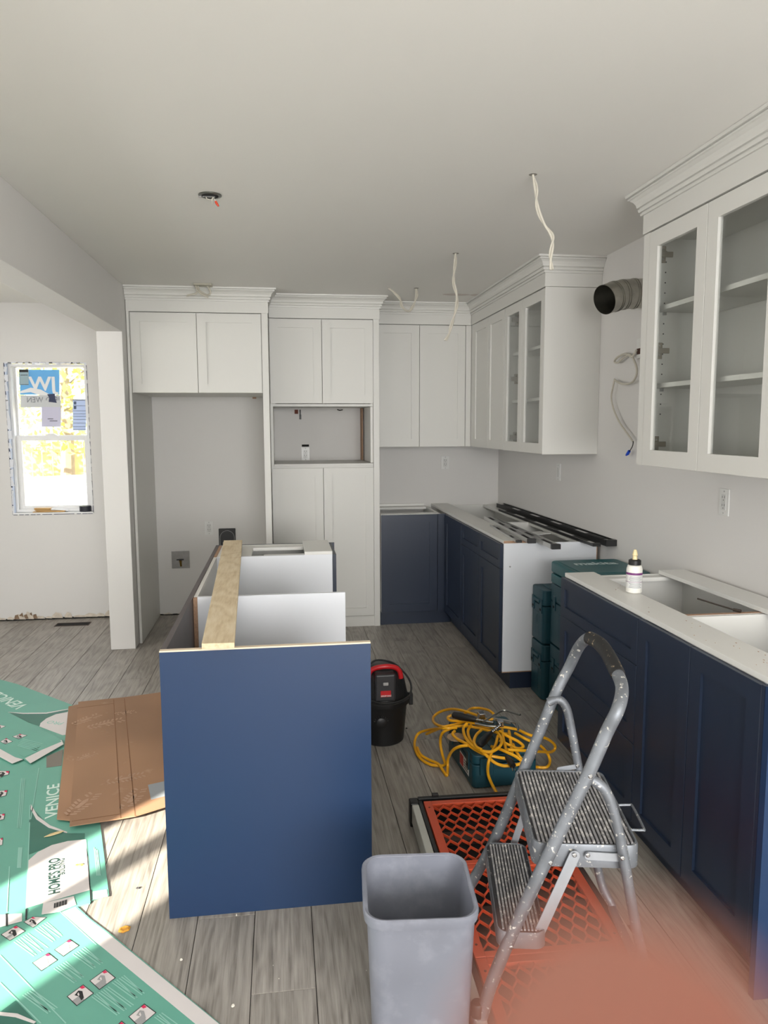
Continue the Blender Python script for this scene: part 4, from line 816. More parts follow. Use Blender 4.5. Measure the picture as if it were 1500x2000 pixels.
clamp('steel clamp with its black grip pointing down toward the camera, on the yellow cord', (680, 430), (795, 305), (895, 220), [[(700, 145, .20), (860, 170, .20), (1020, 205, .20), (1050, 235, .20), (1060, 280, .195)], [(700, 160, .195), (850, 185, .195), (990, 215, .195)]], (880, 215), .205)
o = obj('dusty_disc', MB().lathe([(.045, .1585), (.045, .1625), (.012, .1635)], Matrix.Translation(wp(*c5(460, 350), 'Z', 0) * 0 + Vector((wp(*c5(460, 350), 'Z', .16).x, wp(*c5(460, 350), 'Z', .16).y, 0))), 24), mat('dusty_tan', (150, 128, 104), .8, noise=.3, nscale=60)); tag(o, 'dusty tan sanding disc on the floor tool case beneath the cord loops', 'sanding disc')

# ---------------- shop vacuum ----------------
vx, vy = .478, 3.565; T = Matrix.Translation((vx, vy, 0))
t = thing('shop_vacuum', 'small black shop vacuum with a red handle beside the island', 'vacuum', (vx, vy, 0))
tank = obj('tank', MB().lathe([(.100, 0), (.106, .006), (.122, .19), (.128, .20)], T, 36), BLACKP, t)
obj('tank_rim', MB().lathe([(.134, .196), (.137, .202), (.137, .222), (.130, .228), (.12, .229)], T, 36), BLACKP, t)
obj('motor_head', MB().lathe([(.128, .225), (.122, .25), (.112, .30), (.098, .345), (.078, .372), (.05, .384), (.0, .386)], T, 36, cap=False), BLACKP, t)
obj('face_panel', MB().box(vx - .052, vx + .048, vy - .128, vy - .06, .236, .372), mat('dark_grey_plastic', (40, 40, 42), .4), t, bev=.010, seg=3)
hp = [(-.078, .335), (-.072, .366), (-.05, .386), (0, .396), (.05, .388), (.075, .366), (.083, .33)]
obj('carry_handle', MB().tube(spline([(vx + x, vy - .068 - .01 * (1 - abs(x) / .08), z) for x, z in hp], 5), .0125, 10), REDP, t)
obj('badge', MB().box(vx - .026, vx + .024, vy - .1315, vy - .128, .262, .292), REDP, t); text('SHOP-VAC', .0105, PLATE, t, (vx - .0245, vy - .1322, .264), (1, 0, 0), (0, 0, 1), bold=.0003)
obj('switch', MB().box(vx - .014, vx + .012, vy - .134, vy - .128, .318, .334), mat('grey_switch', (150, 148, 146), .4), t, bev=.003)
for k in range(4): obj('vent_slot', MB().tube([(vx + .072 + k * .010, vy - .094 + k * .010, .25), (vx + .064 + k * .010, vy - .088 + k * .010, .31 - .004 * k)], .002, 6), DARK, t)
d_ = obj('drain_cap', MB().lathe([(.026, 0), (.026, .006), (.018, .010)], Matrix.Translation((vx - .022, vy - .111, .125)) @ Matrix.Rotation(math.radians(92), 4, 'X'), 20), BLACKP, t)
for k in range(9):
    a_ = math.radians(20 + 140 * k / 8); obj('cap_rib', MB().tube([(vx - .022 + .03 * math.cos(a_), vy - .119, .125 + .03 * math.sin(a_)), (vx - .022 + .038 * math.cos(a_), vy - .119, .125 + .038 * math.sin(a_))], .002, 6), mat('dark_grey_plastic', (40, 40, 42), .4), d_)
obj('lid_latch', MB().box(vx + .130, vx + .150, vy - .03, vy + .0, .175, .235), BLACKP, t, bev=.004)
hose = [(vx - .09, vy - .03, .36), (vx - .04, vy - .01, .405), (vx + .04, vy - .02, .398), (vx + .095, vy - .05, .36), (vx + .128, vy - .08, .31), (vx + .120, vy - .11, .262), (vx + .06, vy - .142, .240), (vx - .02, vy - .150, .238), (vx - .09, vy - .12, .25)]
obj('power_cord', MB().tube(spline(hose, 7), .0048, 8), BLACKP, t)

# ---------------- mesh table on the floor ----------------
TA = 1.4; M = Matrix.Translation((.7465, 2.745, 0)) @ Matrix.Rotation(math.radians(-TA), 4, 'Z')
t = thing('mesh_worktable', 'folded low work table with orange mesh top under the step stool', 'table', (.7465, 2.745, 0))
hw, ZTT = .228, .098
L_ = 1.40
obj('frame_rail', MB().obox(M, -hw - .010, -hw + .006, -L_, 0, .020, ZTT - .006), BLACKP, t, bev=.003); obj('frame_rail', MB().obox(M, hw - .006, hw + .012, -L_, 0, .020, ZTT - .006), BLACKP, t, bev=.003)
obj('frame_rail', MB().obox(M, -hw - .01, hw + .012, -.004, .016, .020, ZTT + .002), BLACKP, t, bev=.003); obj('frame_rail', MB().obox(M, -hw - .01, hw + .012, -L_ - .02, -L_, .02, ZTT - .004), BLACKP, t, bev=.003)
obj('side_beam', MB().obox(M, -hw - .040, -hw - .012, -L_ + .03, -.035, .018, ZTT - .004), mat('beam_aluminium', (196, 196, 188), .4, metal=.3), t, bev=.004)
obj('side_beam', MB().obox(M, hw + .014, hw + .034, -L_ + .03, -.035, .018, ZTT - .010), mat('beam_aluminium', (196, 196, 188), .4, metal=.3), t, bev=.004)
for sx in (-1, 1):
    for y_ in (-.012, -L_ + .002): obj('corner_cap', MB().obox(M, sx * (hw + .028) - .018, sx * (hw + .028) + .018, y_ - .025, y_ + .024, .0, ZTT + .001), BLACKP, t, bev=.006, seg=3)
obj('stop_knob', MB().obox(M, -.18, -.155, .002, .02, ZTT, ZTT + .012), BLACKP, t, bev=.002)
obj('under_tray', MB().obox(M, -hw + .006, hw - .006, -L_, -.004, .022, .030), DARK, t)
for y_ in (-.2, -.64, -1.08): obj('cross_brace', MB().obox(M, -hw + .006, hw - .006, y_ - .03, y_ + .03, .031, .05), mat('brown_brace', (64, 52, 46), .7), t)
lg = obj('folding_leg', MB().obox(M @ TR(hw + .05, -.82, 0, 12), -.012, .014, -.22, .05, .012, .05), mat('brown_black_plastic', (40, 30, 27), .5), t, bev=.004)
obj('leg_hinge', MB().lathe([(.026, .01), (.026, .07), (.02, .074)], M @ Matrix.Translation((hw + .045, -.80, 0)), 16), BLACKP, t)
# panels: border + stretched hexagon strands
def hexpanel(yt, yb):
    mb = MB(); x0, x1 = -hw + .008, hw - .010; b_ = .030; z0, z1 = ZTT - .022, ZTT
    for bx_ in ((x0, x0 + b_, yb, yt), (x1 - b_, x1, yb, yt), (x0 + b_, x1 - b_, yt - .026, yt), (x0 + b_, x1 - b_, yb, yb + .022)): mb.obox(M, bx_[0], bx_[1], bx_[2], bx_[3], z0, z1)
    p = obj('mesh_panel', mb, ORANGE, t, bev=.0015)
    xa, xb, ya, yc = x0 + b_, x1 - b_, yb + .022, yt - .026; nc = 9; nr = 8; cw = (xb - xa) / nc; ch = (yc - ya) / nr; g = MB(); th = .0011
    def strand(p, q):
        p = Vector(p); q = Vector(q)
        if max(p.x, q.x) < xa - .001 or min(p.x, q.x) > xb + .001 or min(p.y, q.y) > yc or max(p.y, q.y) < ya: return
        for P_ in (p, q): P_.x = min(max(P_.x, xa), xb); P_.y = min(max(P_.y, ya), yc)
        d = q - p
        if d.length < .002: return
        n = Vector((-d.y, d.x)).normalized() * th; d2 = d.normalized() * th * .6
        poly = [p - n - d2, q - n + d2, q + n + d2, p + n - d2]
        g.prism([(v.x, v.y) for v in poly], z1 - .012, z1 - .002, M)
    lk = ch * .20
    for r in range(-1, nr + 1):
        for c_ in range(-1, nc + 2):
            o_ = cw / 2 if r % 2 else 0; x = xa + c_ * cw + o_; y = ya + r * ch
            strand((x, y - lk), (x, y + lk)); strand((x, y + lk), (x + cw / 2, y + ch - lk)); strand((x, y + lk), (x - cw / 2, y + ch - lk))
    gg = obj('mesh_strands', g, ORANGE, p); gg['kind'] = 'stuff'
    for sx in (x0 + b_ / 2, x1 - b_ / 2):
        for y_ in (yt - .05, yb + .05): obj('screw', MB().lathe([(.004, ZTT), (.004, ZTT + .001)], M @ Matrix.Translation((sx, y_, 0)), 8), mat('dark_rust', (90, 40, 26), .6), p)
for k in range(3): hexpanel(-.022 - k * .437, -.022 - (k + 1) * .437 + .004)

# ---------------- step stool (stands on the mesh table) ----------------
KS = (1.5605 - ZTT - .004) / 1.5605
AL = math.radians(11); D_ = Vector((math.sin(AL), math.cos(AL), 0)); Wd = Vector((math.cos(AL), -math.sin(AL), 0)); NL = Vector((.635, 1.775, .47))
def sc(p): p = Vector(p); return CAM + (p - CAM) * KS
def lr(u, v, c):
    d = ray(u, v); k = (c - D_.dot(CAM - NL)) / D_.dot(d); return sc(CAM + d * k)
def lw(x, y, z): return sc(NL + Wd * x + D_ * y + Vector((0, 0, z)))       # stool frame: x across steps, y along tread, z up
S_ = KS
t = thing('step_stool', 'paint-spattered aluminium two-step folding stool with a hooped handrail', 'step stool', sc((.74, 1.95, 0.0)))
cn, cf = -.026, .452
# near and far front rails joined by the hoop
near = [(938, 1992), (960, 1920), (1000, 1822), (1050, 1715), (1100, 1612), (1150, 1510), (1185, 1430), (1207, 1385)]
far = [(905, 1752), (950, 1672), (985, 1597), (1015, 1522), (1050, 1440), (1085, 1355), (1112, 1302)]
pn = [lr(u, v, cn) for u, v in near]; pf = [lr(u, v, cf) for u, v in far]
foot = pn[0] + (pn[0] - pn[1]).normalized() * .03; foot.z = ZTT + .012
footf = pf[0] + (pf[0] - pf[1]).normalized() * ((pf[0].z - ZTT - .012) / max(.001, (pf[1] - pf[0]).normalized().z))
arch = [lr(1215, 1347, .04), lr(1207, 1318, .10), lr(1190, 1283, .18), lr(1172, 1258, .26), lr(1152, 1246, .33), lr(1132, 1262, .40)]
RT = .0158
full = spline([foot] + pn + arch + pf[::-1] + [footf], 8)
obj('handrail', MB().tube(full, RT, 12), LADM, t)
obj('hand_grip', MB().tube(spline(arch[1:5], 6), RT + .003, 14), speckled('worn_black_grip', (24, 23, 23), (190, 168, 136), 60, .62, .70, .6, 0, .8, bump=.4, stretch=(1, 1, 1)), t, label='black ribbed rubber grip, worn and spattered')
# rear legs
rn = [lr(1152, 1520, cn + .012), lr(1180, 1541, cn + .010), lr(1197, 1580, cn + .008), lr(1210, 1632, cn + .006), lr(1222, 1695, cn + .004), lr(1240, 1800, cn + .004), lr(1262, 1895, cn + .004)]
rf = [lr(1070, 1372, cf - .012), lr(1090, 1366, cf - .012), lr(1106, 1382, cf - .012), lr(1117, 1430, cf - .01), lr(1130, 1500, cf - .01), lr(1147, 1590, cf - .01), lr(1165, 1685, cf - .01), lr(1178, 1735, cf - .015)]
b1 = sc(fl(1272, 1935, .012)); b0 = sc(fl(1194, 1772, .012))
obj('rear_leg', MB().tube(spline(rn + [b1 + Vector((0, 0, .01)), b1 * .88 + b0 * .12] + [b1 * .12 + b0 * .88, b0 + Vector((0, 0, .01))] + rf[::-1], 7), RT * .80, 12), LADM, t)
def tread(nm, x0, y0, z0, w, l, sk, ribs, m1):
    z = z0; pr_ = rrect(w, l, .028, 5); mk = lambda s_, zz: [lw(x0 + w / 2 + px * s_, y0 + l / 2 + py * (1 - (1 - s_) * w / l), zz) for px, py in pr_]
    rings = [mk(1, z - sk), mk(1.0, z - .006), mk(.985, z), mk(.955, z), mk(.94, z - .004)]
    b_ = MB().loft(rings, False, True); b_.smooth = True
    p = obj(nm, b_, LADM, t); g = MB()
    n = ribs; cr = .03
    for k in range(n):
        xx = x0 + .012 + (w - .024) * (k + .5) / n; e = min(xx - x0, x0 + w - xx); c_ = 0 if e > cr else cr - math.sqrt(max(0, cr * cr - (cr - e) ** 2)); hw_ = (w - .024) / n * .27
        q = [(xx - hw_, y0 + .012 + c_), (xx + hw_, y0 + .012 + c_), (xx + hw_, y0 + l - .012 - c_), (xx - hw_, y0 + l - .012 - c_)]
        g.add([lw(a_, b2, z - .004) for a_, b2 in q] + [lw(a_, b2, z + .0015) for a_, b2 in q], [(0, 3, 2, 1), (4, 5, 6, 7), (0, 1, 5, 4), (1, 2, 6, 5), (2, 3, 7, 6), (3, 0, 4, 7)])
    obj('tread_mat', MB().loft([mk(.94, z - .0038), mk(.93, z - .003)], True, True), TREAD, p); rb = obj('tread_ribs', g, RIBM, p); return p
tread('top_step', 0, 0, 0, .277, .428, .062, 23, LADM)
sx0 = (Vector((.538, 1.762, 0)) - NL).dot(Wd); sy0 = (Vector((.538, 1.762, 0)) - NL).dot(D_)
tread('lower_step', sx0, sy0, .240 - .47, .128, .425, .045, 11, LADM)
def bar(p, q, w, th, m, nm='brace_bar'):
    p, q = Vector(p), Vector(q); d = (q - p).normalized(); n = d.cross(D_).normalized(); mb = MB(); pts = []
    for k in range(9): a_ = math.pi / 2 + math.pi * k / 8; pts.append(p + d * math.cos(a_) * w / 2 + n * math.sin(a_) * w / 2)
    for k in range(9): a_ = -math.pi / 2 + math.pi * k / 8; pts.append(q + d * math.cos(a_) * w / 2 + n * math.sin(a_) * w / 2)
    N_ = len(pts); mb.add([v for v in pts] + [v + D_ * th for v in pts], [tuple(range(N_ - 1, -1, -1)), tuple(range(N_, 2 * N_))] + [(i, (i + 1) % N_, N_ + (i + 1) % N_, N_ + i) for i in range(N_)])
    return obj(nm, mb, m, t)
BARM = mat('grey_bar', (166, 170, 176), .4, metal=.5, noise=.08, nscale=30)
bar(lr(1122, 1672, -.014), lr(1044, 1843, -.014), .026, .003, BARM); bar(lr(1130, 1520, cf - .02) * 0 + lr(1034, 1560, cf - .03), lr(1004, 1648, cf - .03), .020, .003, BARM)
bar(lr(1150, 1672, -.010), lr(1216, 1676, -.010), .020, .003, BARM, 'lock_bar'); bar(lr(1092, 1503, cf - .02), lr(1122, 1498, cf - .02), .014, .003, BARM, 'lock_bar')
for u, v, c in ((1122, 1670, -.019), (1148, 1670, -.015), (1216, 1676, -.042), (1075, 1685, -.040), (1153, 1516, -.042), (998, 1850, -.040), (1128, 1496, cf - .024)):
    p = lr(u, v, c); Mx = Matrix.Translation(p) @ Vector((0, 0, 1)).rotation_difference(-D_).to_matrix().to_4x4(); obj('rivet', MB().lathe([(.0055, 0), (.0055, .002), (.003, .004)], Mx, 12), CHROME, t)
obj('wire_loop', MB().tube(spline([lw(.277, .25, -.02), lw(.315, .25, -.018), lw(.322, .24, -.018), lw(.322, .13, -.022), lw(.315, .12, -.022), lw(.277, .12, -.022)], 4), .0035, 8), LADM, t)
for p in (foot, footf): obj('rubber_foot', MB().lathe([(.017, 0), (.017, .03), (.014, .034)], Matrix.Translation((p.x, p.y, ZTT + .001)), 14), BLACKP, t)

# ---------------- plastic waste bin ----------------
M = Matrix.Translation((.322, 1.745, 0)) @ Matrix.Rotation(math.radians(-5), 4, 'Z')
t = thing('waste_bin', 'empty scuffed grey plastic waste bin standing at the front', 'bin', (.322, 1.745, 0))
HB = .405
def rr(w, l, r, z): return [M @ Vector((p[0], p[1], z)) for p in rrect(w, l, r, 8)]
b_ = MB().loft([rr(.225, .215, .035, 0), rr(.235, .225, .038, .01), rr(.262, .262, .045, HB - .028), rr(.264, .264, .046, HB - .004), rr(.256, .256, .043, HB - .004), rr(.254, .254, .043, HB - .03), rr(.228, .218, .035, .012)], True, True); b_.smooth = True
obj('body', b_, BINM, t)
r_ = MB().loft([rr(.262, .262, .045, HB - .026), rr(.276, .276, .052, HB - .026), rr(.281, .281, .054, HB - .010), rr(.279, .279, .053, HB - .003), rr(.272, .272, .050, HB), rr(.260, .260, .045, HB - .002), rr(.256, .256, .043, HB - .010)], False, False); r_.smooth = True
obj('rim', r_, BINM, t)

# ---------------- flattened flooring boxes and cardboard on the floor ----------------
def card(name, px, z, th, m, label, cat, group=None):
    P_ = [fl(u, v, z) for u, v in px]
    t = thing(name, label, cat, Vector((sum(p.x for p in P_) / len(P_), sum(p.y for p in P_) / len(P_), z)), group)
    obj('sheet', MB().prism([(p.x, p.y) for p in P_], z, z + th), m, t)
    return t
def patch(name, px, z, m, t, th=.0004):
    P_ = [fl(u, v, z) for u, v in px]; return obj(name, MB().prism([(p.x, p.y) for p in P_], z, z + th), m, t)
def arcpx(cx, cy, rx, ry, a0, a1, n=14): return [(cx + rx * math.cos(math.radians(a0 + (a1 - a0) * k / n)), cy + ry * math.sin(math.radians(a0 + (a1 - a0) * k / n))) for k in range(n + 1)]
def ftext(s_, size, m, t, p, q, z, **k):       # writing on the floor plane running from pixel p towards pixel q, z above floor
    a_, b_ = fl(p[0], p[1], z), fl(q[0], q[1], z); X = (b_ - a_).normalized(); Y = Vector((0, 0, 1)).cross(X); return text(s_, size, m, t, a_, X, Y, **k)
def strip(p, q, w, z, m, t, nm='print_line'):
    a_, b_ = fl(p[0], p[1], z), fl(q[0], q[1], z); d = (b_ - a_).normalized(); n = Vector((-d.y, d.x, 0)) * w / 2
    return obj(nm, MB().prism([((v).x, (v).y) for v in (a_ - n, b_ - n, b_ + n, a_ + n)], z, z + .0003), m, t)
def picto(px, z, t, kind=0):
    f = patch('picture', px, z, INK, t); c = Vector((sum(p[0] for p in px) / 4, sum(p[1] for p in px) / 4))
    sh = lambda k: [((p[0] - c.x) * k + c.x, (p[1] - c.y) * k + c.y) for p in px]
    patch('picture_ground', sh(.92), z + .0005, CARDW, f); q = sh(.92); A, B, C_, D = [Vector(p) for p in q]
    L = lambda a_, b_: tuple(A + (B - A) * a_ + (D - A) * b_)
    patch('picture_shape', [L(0, .5), L(.5, .5), L(.5, 1), L(0, 1)], z + .0009, CGREY, f)
    patch('picture_shape', [L(.30, .25), L(.62, .12), L(.75, .35), L(.55, .85), L(.35, .9), L(.42, .5)], z + .0012, INK if kind == 0 else CGREY, f)
    patch('picture_shape', [L(.44, .3), L(.56, .25), L(.50, .45), L(.42, .5)], z + .0015, CARDW, f)
    patch('red_badge', [L(.02 if kind == 2 else .80, .0), L(.16 if kind == 2 else .99, .0), L(.16 if kind == 2 else .99, .26), L(.02 if kind == 2 else .82, .18)], z + .0012, PINK, f)
def c6(u, v): return (u / 3.261, 1180 + v / 3.261)
def c4(u, v): return (u / 4.412, 1300 + v / 4.412)
def c7(u, v): return (u / 3.261, 1600 + v / 3.261)
# far box
z = .0008
tA = card('flattened_box', [(-150, 1285), (0, 1328), (34, 1337), c4(640, 350), (175, 1400), (170, 1440), (120, 1500), (-150, 1420)], z, .003, GREEN, 'green printed flooring box lying farthest back, with white sideways lettering and arc', 'box'); z += .0034
patch('dark_field', [c4(20, 405), c4(330, 415), c4(585, 380), c4(575, 410), c4(430, 455), c4(340, 520), c4(180, 470)], z, DGREEN, tA)
patch('white_arc', [c4(20, 398), c4(200, 408), c4(400, 405), c4(590, 372), c4(590, 378), c4(400, 414), c4(200, 416)], z + .0004, CARDW, tA)
patch('white_disc', [c4(340, 525), c4(350, 495), c4(400, 455), c4(480, 420), c4(590, 398), c4(600, 590), c4(540, 600)], z + .0004, CARDW, tA)
ftext('VENICE', .105, mat('pale_print', (206, 226, 216), .6), tA, c4(250, 345), c4(40, 245), z + .0006, name='lettering', bold=.001)
ftext('PRO', .05, LGREEN, tA, c4(560, 490), c4(480, 480), z + .001, name='lettering')
# box C : standing lettering, white arch with shop name
z = .001
tC = card('flattened_box', [(-140, 1540), (-60, 1470), (60, 1476), (130, 1478), (196, 1612), (213, 1750), (178, 1760), (176, 1766), (52, 1796), (0, 1812), (-120, 1845)], z, .0045, GREEN, 'green printed flooring box with a big white arch and dark shop lettering, half in sunlight', 'box'); z += .0048
patch('bare_floor_gap', [c4(400, 785), c4(545, 720), c4(530, 862), c4(400, 880)], z + .0002, mat('gap_grey', (120, 113, 104), .6), tC)
patch('dark_field', [c7(190, -90), c7(300, 30), c7(430, 90), c7(540, 90), c7(540, 128), c7(400, 145), c7(250, 200), c7(185, 225)], z, DGREEN, tC)
patch('white_curve', [c7(197, -95), c7(240, -20), c7(320, 40), c7(430, 82), c7(425, 88), c7(310, 55), c7(230, 0), c7(195, -65)], z + .0006, CARDW, tC)
patch('white_arch', [c7(168, 565), c7(182, 262), c7(240, 210), c7(330, 165), c7(430, 140), c7(545, 128), c7(562, 250), c7(577, 450), c7(400, 500)], z + .0006, CARDW, tC)
ftext("HOME'S PRO", .050, mat('dark_green_ink', (30, 60, 54), .6), tC, c7(380, 468), c7(377, 232), z + .0017, name='lettering', sx=.80, bold=.0013)
ftext('BUILDING', .024, mat('dark_green_ink', (30, 60, 54), .6), tC, c7(412, 350), c7(410, 270), z + .0017, name='lettering', bold=.0004)
ftext('VENICE', .070, mat('pale_print', (206, 226, 216), .6), tC, c4(500, 1300), c4(515, 930), z + .0006, name='lettering', bold=.001, sx=1.3)
patch('white_label', [c7(265, 607), c7(275, 535), c7(470, 490), c7(485, 545), c7(380, 590)], z + .0012, CARDW, tC)
for i in range(14): strip(c7(346 + i * 6, 566 - i * 1.8), c7(348 + i * 6, 535 - i * 1.8), .0016 + .0016 * (i % 3 == 0), z + .0018, INK, tC, 'barcode_bar')
patch('white_corner', [c7(590, 462), c7(680, 448), c7(688, 492), c7(592, 512)], z + .0008, CARDW, tC); patch('white_corner', [c7(0, 610), c7(140, 600), c7(140, 650), c7(0, 688)], z + .0008, CARDW, tC)
for a_, b_ in ((c7(60, 300), c7(45, 590)), (c7(190, 0), c7(163, 640)), (c7(548, 130), c7(580, 518)), (c7(190, -90), c7(188, 20)), ((76, 1500), (60, 1600))): strip(a_, b_, .003, z + .0007, LGREEN, tC, 'fold_line')
strip(c7(577, 450), c7(580, 520), .005, z + .0016, INK, tC, 'cut_slot'); strip(c7(42, 600), c7(44, 680), .006, z + .0016, INK, tC, 'cut_slot'); strip(c7(168, 570), c7(166, 640), .005, z + .0016, INK, tC, 'cut_slot')
for i in range(3):
    strip(c4(185 + i * 14, 970), c4(150 + i * 14, 1400), .0025, z + .0007, LGREEN, tC); strip(c7(120 + i * 9, 180), c7(112 + i * 9, 310), .004, z + .0007, LGREEN, tC); strip(c7(600 + i * 10, 180 + i * 8), c7(618 + i * 10, 360), .0035, z + .0007, LGREEN, tC)
for q in ([(-14, 1505), (19, 1506), (17, 1513), (-14, 1519)], [(-14, 1546), (15, 1543), (12, 1554), (-14, 1560)], [(-16, 1592), (10, 1589), (8, 1600), (-16, 1606)], [(-14, 1642), (6, 1636), (5, 1650), (-14, 1656)]): picto(q, z + .0008, tC)
# box B on top of A and C, with white flaps
z = .0095
tB = card('flattened_box', [(-150, 1340), (0, 1384), c4(530, 640), c4(548, 680), c4(260, 845), c4(200, 808), c4(105, 847), (-10, 1475), (-150, 1440)], z, .003, GREEN, 'green printed flooring box with white bottom flaps, lying over the two others', 'box'); z += .0033
patch('white_flap', [c4(548, 678), c4(262, 843), c4(215, 800), c4(530, 640)], z, CARDW, tB); patch('white_flap', [c4(198, 808), c4(105, 845), (-10, 1473), (-14, 1455), c4(130, 790)], z, CARDW, tB)
patch('green_strip', [c4(205, 790), c4(530, 655), c4(500, 630), c4(170, 765)], z + .0004, GREEN, tB)
picto([c4(105, 612), c4(175, 588), c4(235, 600), c4(160, 634)], z + .0005, tB); picto([c4(0, 655), c4(55, 625), c4(110, 655), c4(45, 678)], z + .0005, tB); picto([c4(-20, 530), c4(0, 512), c4(50, 522), c4(0, 545)], z + .0005, tB)
ftext('PASSION', .05, LGREEN, tB, c4(310, 730), c4(140, 680), z + .0008, name='lettering') if False else None
for i in range(6): strip(c4(150 + i * 8, 690 - i * 12), c4(320 + i * 9, 735 - i * 12), .004, z + .0005, LGREEN, tB)
# box D at the front
z = .0005
tD = card('flattened_box', [(-160, 1830), (-60, 1790), (60, 1778), c7(390, 590), c7(485, 555), c7(575, 640), c7(715, 745), c7(1400, 1310), (560, 2150), (-200, 2300)], z, .004, GREEN, 'green printed flooring box with instruction pictures and white edge, nearest the camera at lower left', 'box'); z += .0043
patch('white_border', [c7(395, 592), c7(480, 560), c7(572, 642), c7(715, 748), c7(1400, 1308), (560, 2148), (470, 2120), c7(1240, 1300), c7(620, 790)], z, CARDW, tD)
patch('dark_field', [(-160, 2000), c7(5, 1225), c7(100, 1155), c7(230, 1290), (100, 2090), (-160, 2260)], z, DGREEN, tD); patch('white_curve', [(-100, 1990), c7(0, 1228), c7(110, 1238), c7(230, 1290), c7(215, 1302), c7(100, 1262), c7(0, 1250), (-100, 2005)], z + .0006, CARDW, tD)
for q, k in (([c7(345, 832), c7(445, 763), c7(505, 805), c7(403, 875)], 1), ([c7(205, 915), c7(310, 850), c7(368, 897), c7(263, 968)], 1), ([c7(570, 1030), c7(672, 956), c7(737, 1010), c7(632, 1087)], 1), ([c7(425, 1130), c7(530, 1053), c7(598, 1108), c7(488, 1190)], 0), ([c7(818, 1258), c7(920, 1175), c7(996, 1232), c7(885, 1325)], 1), ([c7(690, 1365), c7(775, 1285), c7(850, 1345), c7(760, 1425)], 0), ([c7(150, 655), c7(210, 620), c7(298, 625), c7(210, 692)], 0), ([c7(5, 735), c7(105, 676), c7(163, 712), c7(62, 775)], 0)): picto(q, z + .0005, tD, k)
for (u, v), n, L_2 in (((230, 700), 6, 130), ((95, 780), 7, 150), ((470, 860), 6, 150), ((350, 950), 6, 150), ((720, 1040), 6, 170), ((590, 1130), 8, 190), ((990, 1260), 4, 150), ((150, 1120), 5, 190)):
    for i in range(n): strip(c7(u + i * 15 - 6, v - i * 9), c7(u + i * 15 + L_2 * (.8 if i % 3 == 2 else 1) * .82, v - i * 9 + L_2 * .62), .0028, z + .0005, LGREEN, tD)
for a_, b_ in ((c7(0, 865), c7(420, 1300)), (c7(385, 592), c7(615, 800)), (c7(0, 1040), c7(260, 1300))): strip(a_, b_, .003, z + .0006, LGREEN, tD, 'fold_line')
# brown cardboard
z = .0135
tE = card('cardboard_sheet', [(134, 1381), (153, 1377), (140, 1604), (111, 1601)], z, .004, CARD, 'narrow brown cardboard strip showing at the left under the larger brown sheet', 'cardboard')
tF = card('cardboard_sheet', [(153, 1372), (222, 1365), (243, 1363), (316, 1353), (340, 1350), (345, 1570), (265, 1595), (237, 1600), (136, 1615)], z + .0045, .004, CARD, 'large brown cardboard sheet with pale boot prints beside the island', 'cardboard')
zz = z + .0088
for a_, b_ in (((222, 1366), (236, 1598)), ((243, 1364), (264, 1594)), ((150, 1383), (222, 1374)), ((140, 1604), (234, 1590))): strip(a_, b_, .004, zz, mat('crease_brown', (130, 92, 64), .9), tF, 'crease')
patch('grey_tape', [(289, 1533), (330, 1524), (330, 1553), (295, 1562)], zz, mat('grey_tape', (146, 152, 156), .6), tF)
DUST = mat('pale_dust', (172, 140, 116), .95, noise=.1, nscale=60); random.seed(4)
def bootprint(cu, cv, s_, rot, t, zb):
    c = fl(cu, cv, zb); mb = MB(); R2 = Matrix.Rotation(math.radians(rot), 4, 'Z')
    for i in range(9):
        for j in (-1, 1):
            if random.random() < .15: continue
            y = -.10 + i * .026; w = .036 * (1 - abs(i - 4.4) / 9); a_ = Matrix.Translation(c) @ R2 @ Matrix.Translation((j * w * s_ * 1.05, y * s_, 0)) @ Matrix.Rotation(j * .5, 4, 'Z')
            q = [a_ @ Vector(p) for p in ((-.017 * s_, -.006 * s_, 0), (.016 * s_, -.008 * s_, 0), (.018 * s_, .004 * s_, 0), (-.014 * s_, .007 * s_, 0))]
            mb.prism([(p.x, p.y) for p in q], zb, zb + .0003)
    a_ = Matrix.Translation(c) @ R2
    q = [a_ @ Vector(p) for p in ((-.012 * s_, -.05 * s_, 0), (.012 * s_, -.04 * s_, 0), (.014 * s_, .03 * s_, 0), (0, .06 * s_, 0), (-.014 * s_, .03 * s_, 0))]
    mb.prism([(p.x, p.y) for p in q], zb, zb + .0003)
    obj('boot_print', mb, DUST, t)
bootprint(258, 1560, .75, -12, tF, zz); bootprint(206, 1413, .8, -60, tF, zz); bootprint(168, 1405, .7, -40, tF, zz); bootprint(160, 1570, .8, -20, tF, zz); bootprint(245, 1520, .7, -70, tF, zz); bootprint(245, 1392, .5, -80, tF, zz); bootprint(165, 1478, .5, -50, tF, zz)
# small litter on the floor
def leaf(name, u, v, w, l, rot, m, label, cat, z=.001):
    c = fl(u, v, z); M = Matrix.Translation(c) @ Matrix.Rotation(math.radians(rot), 4, 'Z'); n = 12
    vs = []; 
    for k in range(n):
        a_ = 2 * math.pi * k / n; r = 1 - .12 * (k % 2); vs.append((w / 2 * math.cos(a_) * r, l / 2 * math.sin(a_) * r))
    rings = [[M @ Vector((x * s_, y * s_, h)) for x, y in vs] for s_, h in ((1, .0), (1, .0008), (.7, .004), (.25, .002))]
    return tag(obj(name, MB().loft(rings), m), label, cat)
leaf('dry_leaf', 243, 1815, .040, .034, 30, mat('orange_leaf', (196, 140, 52), .8, noise=.3, nscale=60), 'curled orange-brown dry leaf on the planks at the edge of the sunlight', 'leaf')
leaf('dry_leaf', 106, 1629, .075, .016, 28, mat('straw_leaf', (206, 186, 140), .8, noise=.2, nscale=60), 'pale straw-coloured leaf on the dark green field of the printed box', 'leaf', z=.0075)
